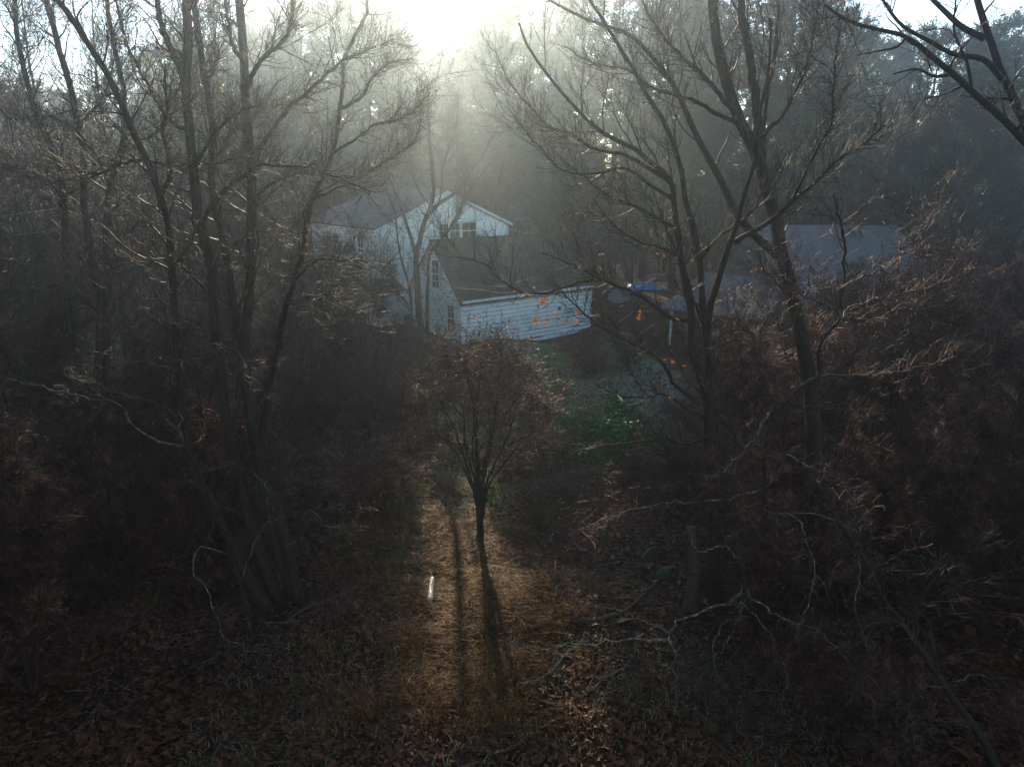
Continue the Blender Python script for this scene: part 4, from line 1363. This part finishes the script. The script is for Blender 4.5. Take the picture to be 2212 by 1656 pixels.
class Kind:
    def __init__(self, protos, H):
        self.p, self.H, self.used = protos, H, set()

    def put(self, i, x, y, h, label, cat, group, rz=None, z=None, wide=1.0):
        src = self.p[i % len(self.p)]
        if id(src) not in self.used:
            self.used.add(id(src))
            o = src
        else:
            o = copy_tree(src)
        s = h / self.H
        o.location = (x, y, float(gz(x, y)) if z is None else z)
        o.rotation_euler = (0, 0, RS.uniform(0, 6.28) if rz is None else rz)
        o.scale = (s * wide, s * wide, s)
        for k in ("label", "category", "group"):
            if k in o:
                del o[k]
        return tag(o, label, cat, group)


pines = Kind([proto_pine("pine_tree", 1, 28, 5.2, .16), proto_pine("pine_tree", 2, 28, 4.4, .22), proto_pine("pine_tree", 3, 28, 6.0, .12),
              proto_pine("pine_tree", 4, 28, 4.8, .3)], 28.0)
PG_ = "tall pines ringing the clearing"
PINES = [(385, 60, 92, None), (428, 75, 99, None), (300, 110, 104, None), (485, 85, 96, None), (560, 25, 90, None), (340, 95, 98, None), (520, 60, 88, None), (600, 15, 94, None), (640, -10, 82, None), (705, -70, 78, None),
         (775, -100, 74, "broad pale pine dissolving in the mist left of the bright sky gap"), (838, -30, 80, None), (868, 75, 92, None), (905, 120, 108, None), (938, 100, 102, None),
         (968, 45, 86, "tallest pine tip rising right of the bright sky gap"), (1015, -50, 78, None), (1062, -90, 74, None), (1097, 5, 90, None), (1165, 25, 97, None),
         (1205, -80, 77, None), (1270, -130, 71, None), (1345, -160, 68, None), (1425, -140, 72, None), (1500, -170, 66, None), (1572, -150, 70, None), (1650, -130, 64, None),
         (1722, -180, 58, "darkest tall pine behind the right-hand trunks, left of the blue sky patch"), (1795, -110, 62, None), (1850, 30, 72, None), (1905, 75, 88, None), (1950, 95, 92, None), (1985, 55, 90, None), (1872, 60, 95, None),
         (2040, 45, 64, "dark pine in the upper right under the arching limbs"), (2092, 70, 72, None), (2150, 45, 60, None), (2215, 70, 66, None), (2180, 30, 74, None), (2310, 40, 60, None),
         (60, 170, 82, None), (140, 190, 92, None), (220, 170, 97, None), (-50, 150, 76, None), (-150, 100, 70, None), (2420, 60, 64, None)]
for i, (dx, ty_, Y, lab) in enumerate(PINES):
    p = P(dx, ty_, Y)
    side = "mist-pale pine behind the left-hand trees" if dx < 640 else "pine lost in the bright mist behind the houses" if dx < 1200 else \
        "grey-green pine in the mist behind the right-hand trees" if dx < 1880 else "dark pine on the skyline below the arching limbs"
    pines.put(i, p[0], Y, p[2], lab or side, "pine tree", PG_, wide=RS.uniform(.9, 1.25))
for i in range(34):
    dx = -150 + 2500 * (i + RS.random()) / 34
    Y = RS.uniform(112, 150)
    p = P(dx, RS.uniform(150, 300), Y)
    pines.put(i + 1, p[0], Y, max(10, p[2]), "dim distant pine deep in the wood", "pine tree", "distant pines closing off the view", wide=1.3)

for i, (x, y, h) in enumerate([(-26, -8, 25), (-18, -15, 28), (-9, -13, 24), (-1, -18, 25), (8, -14, 24), (17, -15, 26), (-22, 3, 24), (11, -1, 22), (-11, -2, 22), (16, 5, 22), (-16, 5, 22), (20.5, 12, 21), (-20.5, 12, 21),
                               (-29, 14, 24), (-15, -27, 29), (-34, 26, 23)]):  # unseen pines behind and beside the camera, added to block skylight from the foreground
    pines.put(i, x, y, h, "dark pine added out of view to keep skylight off the foreground", "pine tree", "added unseen pines shading the near ground", wide=1.25)

bare = [proto_bare("background_tree", 50 + i, 15, n, s, .12, 60, 420, 2400, 2600)[0] for i, (n, s) in enumerate([(1, .1), (3, .3), (2, .22), (4, .45)])]
bk = Kind(bare, 15.0)
NB = 130
for i in range(NB):
    dx = -120 + 2450 * ((i * 29) % NB + RS.random()) / NB
    Y = RS.uniform(58, 105)
    if 780 < dx < 1240:
        Y = RS.uniform(68, 105)
    p = P(dx, RS.uniform(170, 400), Y)
    h = max(7, p[2])
    lab = "hazy bare tree of the thin grey woods behind the house" if 640 < dx < 1300 else \
        "hazy bare tree in the grey woods behind the left-hand trunks" if dx <= 640 else "dusky bare tree in the woods behind the barn"
    bk.put(i, p[0], Y, h, lab, "tree", "bare trees of the background wood")
# slanting grey trees close behind the barn
for dx, ty_, Y, i, lab in [(1880, 300, 50, 1, "bare fan-shaped grey tree rising behind the barn roof"), (1990, 330, 46, 3, "wide many-stemmed bare tree slanting over the barn's right end"),
                           (1700, 250, 55, 1, "slim bare tree behind the barn's left end"), (2120, 280, 44, 3, "bushy bare tree beyond the barn at the right edge"),
                           (1960, 190, 60, 2, "tan-leaved bare tree standing under the dark pines")]:
    p = P(dx, ty_, Y)
    bk.put(i, p[0], Y, p[2], lab, "tree", "bare trees around the barn")

# understory: dense twiggy small trees
us = Kind([proto_bare("thicket_tree", 70 + i, 7, n, s, .07, 80, 640, 3800, 5200, 'bark', 'twig_red', .03, (.9, 2.0), (.4, 1.1), (.15, .5), .0046, .12, .08)[0]
           for i, (n, s) in enumerate([(4, .4), (3, .55), (6, .5)])], 7.0)


def thicket(n, x0, x1, y0, y1, h0, h1, label, group, ex=None):
    for i in range(n):
        for _ in range(40):
            x, y = RS.uniform(x0, x1), RS.uniform(y0, y1)
            if ex is None or not ex(x, y):
                break
        us.put(i, x, y, RS.uniform(h0, h1), label, "small tree", group)


def clear(x, y):
    """kept open: middle clearing, buildings, driveway"""
    if abs(x) < 3.2 and y < 40:
        return True
    if 0 < x < 8.0 and 20 < y < 43:
        return True
    c, s = math.cos(TH), math.sin(TH)
    gx, gy = x + 3.155, y - 43.52
    u, v = gx * c + gy * s, -gx * s + gy * c
    if -3.2 < u < 12.5 and -2.5 < v < 9:
        return True
    hx, hy = x + 9.3, y - 49.9
    u, v = hx * c + hy * s, -hx * s + hy * c
    if -4 < u < 13 and -2 < v < 14:
        return True
    if 7.0 < x < 11.5 and y > 34:
        return True
    if x > 9 and y > 32:
        return True
    return False


thicket(30, 6.5, 24, 18, 31, 5.2, 8.2, "dense red-twigged small tree in the tangled thicket before the barn", "thicket before the barn", clear)
thicket(12, 5.8, 14, 13.5, 19, 3.0, 5.2, "low red-twigged tree among the right-hand trunks", "thicket among the right-hand trunks", clear)
thicket(26, -26, -6.5, 22, 40, 3.5, 6.0, "dense twiggy small tree in the dusk behind the left-hand trunks", "thicket behind the left-hand trunks", clear)
thicket(13, -9.5, -4.2, 25, 36, 3.0, 4.6, "twiggy small tree catching light left of the clearing", "small trees left of the clearing", clear)
for x, y, h in [(-12.5, 43, 6.5), (-10.6, 41.5, 5.5), (-14.5, 45.5, 7.5), (-9.0, 43.5, 5.0), (-11.6, 46.2, 8.5)]:
    us.put(0, x, y, h, "grey twiggy small tree veiling the tall house's left side", "small tree", "small trees before the house")
thicket(10, -15, -8, 12, 20, 3.5, 7.5, "dark twiggy small tree at the far left foreground", "small trees in the left foreground", clear)
thicket(24, 12.5, 29, 27, 37, 5.0, 7.8, "red-brown small tree right below the barn roof", "small trees below the barn")
for dx, by, h, lab in [(40, 1010, 9.5, "tangled bare tree at the left edge"), (-40, 1060, 10.5, "tall tangled tree rising out of the left edge"), (95, 900, 9, "bare tangled tree just inside the left edge")]:
    g = PG(dx, by)
    us.put(1, g[0], g[1], h, lab, "small tree", "small trees in the left foreground", wide=.8)
for x, y, h in [(-15.5, 20, 14), (-18.5, 25, 15), (-20, 29, 15), (-17, 30, 18), (-13, 33, 19), (-22, 34, 20), (-15.5, 38, 21), (-26, 33, 19)]:
    bk.put(0, x, y, h, "dense dark bare tree behind the trunks at the far left", "tree", "bare trees at the far left")

for i in range(60):
    dx = -100 + 2400 * ((i * 23) % 60 + RS.random()) / 60
    Y = RS.uniform(56, 86) if 700 < dx < 1500 else RS.uniform(46, 84)
    if 1290 < dx < 1490:
        Y = RS.uniform(69, 84)
    if 1500 < dx < 1950:
        Y = RS.uniform(58, 84)
    us.put(i, (dx - CX) / F * Y, Y, RS.uniform(4.5, 8), "grey brushy small tree filling the floor of the background wood", "small tree", "brush under the background wood", wide=1.3)

# shrubs and brambles
sh = Kind([proto_shrub("bramble_shrub", 90, 2.0, 34, 330, 1300, 'twig_red', .2, 160, .04), proto_shrub("bramble_shrub", 91, 2.0, 44, 300, 1100, 'twig_red', .1, 60, .045, spread=.9),
           proto_shrub("bramble_shrub", 92, 2.0, 26, 380, 1500, 'twig', .26, 120, .04, spread=1.2)], 2.0)


def shrubs(n, x0, x1, y0, y1, h0, h1, label, group, ex=None):
    for i in range(n):
        for _ in range(40):
            x, y = RS.uniform(x0, x1), RS.uniform(y0, y1)
            if ex is None or not ex(x, y):
                break
        sh.put(i, x, y, RS.uniform(h0, h1), label, "shrub", group, wide=RS.uniform(1.0, 1.5))


def mid(x, y):
    return (-2.6 < x < 5.5 and y < 36) or (y > 38.5 and clear(x, y)) or (x > 15 and y > 32)


shrubs(34, 5.0, 18, 12.5, 31, 1.4, 2.8, "red-brown bramble in the right-hand undergrowth", "brambles on the right", mid)
shrubs(30, -16, -3.2, 17, 38, 1.2, 2.6, "dark bramble in the left-hand undergrowth", "brambles on the left", mid)
shrubs(14, -8.0, -.6, 36.0, 41, .7, 1.25, "leafy bramble heaped in front of the garage corner", "brambles before the garage")
shrubs(9, 3.8, 7.6, 36, 43.5, .8, 1.6, "low bramble beside the garage's right end", "brambles beside the garage")
shrubs(14, -13, -3.6, 9.5, 17, .6, 1.3, "low dark bramble on the shaded forest floor at lower left", "brambles at lower left")
shrubs(12, 4.2, 11, 9.5, 15, .6, 1.4, "low dark bramble on the shaded forest floor at lower right", "brambles at lower right")
shrubs(8, -2.4, 5.0, 18.5, 24, .5, 1.1, "low reddish bramble in the open clearing", "brambles in the clearing", lambda x, y: -1.6 < x < .3)

# ------------------------------------------------------------------ ground cover
rng = np.random.default_rng(7)


def flat_leaves(n, x0, x1, y0, y1, size, tilt=.5, lift=.03, keep=None):
    y = y0 + (y1 - y0) * rng.random(n) ** 1.5
    size = size * np.exp(rng.normal(size=n) * .42)
    x = rng.uniform(-1, 1, n) * (y * .74 + 1.5)
    drift = .5 + .5 * np.sin(x * 1.1 + 2 * np.sin(y * .7)) * np.cos(y * .9 + 1.5 * np.sin(x * .6))
    m_ = (x > x0) & (x < x1) & (rng.random(n) < .35 + .65 * drift)
    x, y, size = x[m_], y[m_], size[m_]
    if keep is not None:
        m_ = keep(x, y)
        x, y, size = x[m_], y[m_], size[m_]
    n = len(x)
    z = gz(x, y) + rng.uniform(.005, lift, n)
    nn = np.stack([rng.normal(size=n) * tilt, rng.normal(size=n) * tilt, np.ones(n)], -1)
    nn /= np.linalg.norm(nn, axis=1, keepdims=True)
    a = rng.normal(size=(n, 3))
    a -= (a * nn).sum(1, keepdims=True) * nn
    a /= np.linalg.norm(a, axis=1, keepdims=True)
    c = np.cross(nn, a)
    s = (size * rng.uniform(.5, 1.3, n))[:, None]
    pos = np.stack([x, y, z], -1)
    curl = rng.uniform(.0, .5, (n, 1))
    V = np.stack([pos - a * s * .5, pos + c * s * .36 + nn * s * curl * .5, pos + a * s * .55 + nn * s * curl * .3, pos - c * s * .36 + nn * s * curl * .5], 1)
    return V.reshape(-1, 3), np.arange(n * 4).reshape(-1, 4)


V_, Q_ = flat_leaves(190000, -40, 40, 7.5, 38, .10)
tag(MB().add(V_, Q_).build("fallen_leaves", M['litter_leaf'], None, False), "brown fallen leaves carpeting the forest floor", "leaves", None, "stuff")


# sticks shed on the ground
n_ = 900
sy_ = 7.5 + 26 * rng.random(n_) ** 1.4
sx_ = rng.uniform(-1, 1, n_) * (sy_ * .74 + 1)
an_ = rng.uniform(0, 6.28, n_)
ln_ = rng.uniform(.2, 1.3, n_)
tt_ = np.linspace(-.5, .5, 6)
q_ = np.stack([sx_[:, None] + np.cos(an_)[:, None] * ln_[:, None] * tt_ + rng.normal(size=(n_, 6)) * .03, sy_[:, None] + np.sin(an_)[:, None] * ln_[:, None] * tt_
               + rng.normal(size=(n_, 6)) * .03, rng.uniform(.02, .1, (n_, 1)) + rng.uniform(-.08, .14, (n_, 1)) * tt_], -1)
q_[:, :, 2] += gz(q_[:, :, 0], q_[:, :, 1])
tag(MB().tubes(q_, np.linspace(1, .5, 6)[None] * rng.uniform(.003, .012, (n_, 1)), 4).build("fallen_twigs", M['bark_lichen']),
    "dead twigs and sticks scattered over the leaf litter", "twigs", None, "stuff")


def blades(pos, h, w, lean, mb, dirs=None):
    n = len(pos)
    a = rng.uniform(0, 6.28, n) if dirs is None else dirs
    d = np.stack([np.cos(a), np.sin(a), np.zeros(n)], -1)
    h = (h * rng.uniform(.5, 1.3, n))[:, None]
    ln = (lean * rng.uniform(.3, 1.3, n))[:, None]
    s = np.stack([-np.sin(a), np.cos(a), np.zeros(n)], -1) * w
    up = np.array([0, 0, 1.])
    p1 = pos + up * h * .6 + d * h * ln * .35
    p2 = pos + up * h * (1 - .45 * np.minimum(ln, 1.6)) + d * h * ln
    V = np.stack([pos - s, pos + s, p1 + s * .8, p1 - s * .8, p2], 1)
    i = np.arange(n)[:, None] * 5
    mb.add(V.reshape(-1, 3), i + np.array([[0, 1, 2, 3]]), i + np.array([[3, 2, 4]]))


def gpos(x, y):
    return np.stack([x, y, gz(x, y)], -1)


# golden dry grass: tufts and combed-over patches in the middle of the clearing
mb = MB()
for cx_, cy_, sx, sy, n in [(1060, 1285, 80, 45, 2600), (1120, 1310, 60, 30, 1800), (1000, 1330, 70, 45, 2000), (985, 1400, 70, 60, 1800), (1020, 1510, 90, 40, 700), (930, 1200, 90, 60, 2000),
                            (1010, 1200, 60, 25, 1200), (900, 1500, 120, 70, 700), (1020, 1440, 60, 30, 900), (880, 1120, 60, 50, 1400), (1080, 1150, 70, 40, 1400), (1250, 800, 60, 25, 1200), (1400, 760, 50, 30, 1500)]:
    ntuft = max(6, n // 34)
    tx_, ty2 = cx_ + rng.normal(size=ntuft) * sx * 1.05, cy_ + rng.normal(size=ntuft) * sy * 1.1
    for u, v in zip(tx_, ty2):
        g = PG(u, v)
        m_ = n // ntuft
        base = gpos(g[0] + rng.normal(size=m_) * .16, g[1] + rng.normal(size=m_) * .16)
        blades(base, rng.uniform(.25, .6), .006, 1.4, mb, rng.normal(2.6 if rng.random() < .5 else .5, .7, m_))
tag(mb.build("dry_grass", M['dry_grass'], None, False), "golden dead grass flopped over in the clearing", "grass", None, "stuff")
mb = MB()
x = rng.normal(4.4, 1.9, 26000)
y = rng.uniform(24, 41, 26000)
blades(gpos(x, y), .11, .008, .8, mb)
x = rng.uniform(-.5, 8, 22000)
y = rng.uniform(38, 47.5, 22000)
inf = -(x + 3.155) * math.sin(TH) + (y - 43.52) * math.cos(TH) < -.9
blades(gpos(x[inf], y[inf]), .13, .010, .8, mb)
x = rng.normal(-1.6, 1.0, 9000)
y = rng.uniform(16, 34, 9000)
blades(gpos(x, y), .13, .008, .8, mb)
x = rng.uniform(-6, 6, 3500)
y = rng.uniform(8, 14, 3500)
blades(gpos(x, y), .16, .007, .9, mb)
tag(mb.build("green_grass", M['green_grass'], None, False), "short green grass and moss in the clearing", "grass", None, "stuff")

# green leafy patch at the clearing's right edge
pts = []
for cx_, cy_, sx, sy, n in [(1265, 935, 34, 20, 1500), (1340, 930, 34, 30, 1500), (1330, 890, 24, 18, 600), (1300, 985, 60, 16, 500), (1230, 950, 30, 22, 500), (1210, 990, 24, 14, 250)]:
    for u, v in zip(cx_ + rng.normal(size=n) * sx * .6, cy_ + rng.normal(size=n) * sy * .6):
        g = PG(u, v)
        g[2] = gz(g[0], g[1]) + .45 * rng.random() ** 1.3
        pts.append(g)
V, q, t = leaf_quads(rng, np.array(pts), .15)
tag(MB().add(V, q, t).build("ground_ivy", M['ivy'], None, False), "bright green leafy ground cover at the clearing's right edge", "ground cover", None, "stuff")

# bare vine climbing the garage front
vr = np.random.default_rng(66)
vp = []
for i in range(16):
    x = vr.uniform(1.5, 9.8)
    p = [x, -.07, .1]
    r = []
    for k in range(12):
        r.append(list(p))
        p = [p[0] + vr.normal() * .13, -.06 - abs(vr.normal()) * .03, p[2] + vr.uniform(.04, .16 if x < 6 else .2)]
    vp.append(r)
vp = np.array(vp)
vrad = np.full(vp.shape[:2], .007)
mb = MB().tubes(vp, vrad, 4)
b_, r_ = grow(vr, vp, vrad, 130, .1, 1, (.5, 1.2), (.2, .7), .2, 6, .25, .0, .7, .003, flat=0)
b_[:, :, 1] = np.minimum(b_[:, :, 1], -.065)
mb.tubes(b_, r_, 3)
vo = mb.build("wall_vine", M['twig'])
vo.location, vo.rotation_euler = G.location, G.rotation_euler
tag(vo, "leafless vine creeping up the garage's white front wall", "vine")

# ------------------------------------------------------------------ mist
hz = MB().box((-150, -45, -2), (150, 172, 42)).build("haze", None, None, False)
hm = bpy.data.materials.new("mist")
hm.use_nodes = True
nt = hm.node_tree
nt.nodes.remove(nt.nodes["Principled BSDF"])
pv = nt.nodes.new("ShaderNodeVolumePrincipled")
pv.inputs["Color"].default_value = (.65, .84, 1.0, 1)
pv.inputs["Density"].default_value = .002
pv.inputs["Anisotropy"].default_value = .83
nt.links.new(pv.outputs[0], nt.nodes["Material Output"].inputs["Volume"])
hz.data.materials.clear()
hz.data.materials.append(hm)
tag(hz, "pale morning mist filling the wood", "mist", None, "stuff")
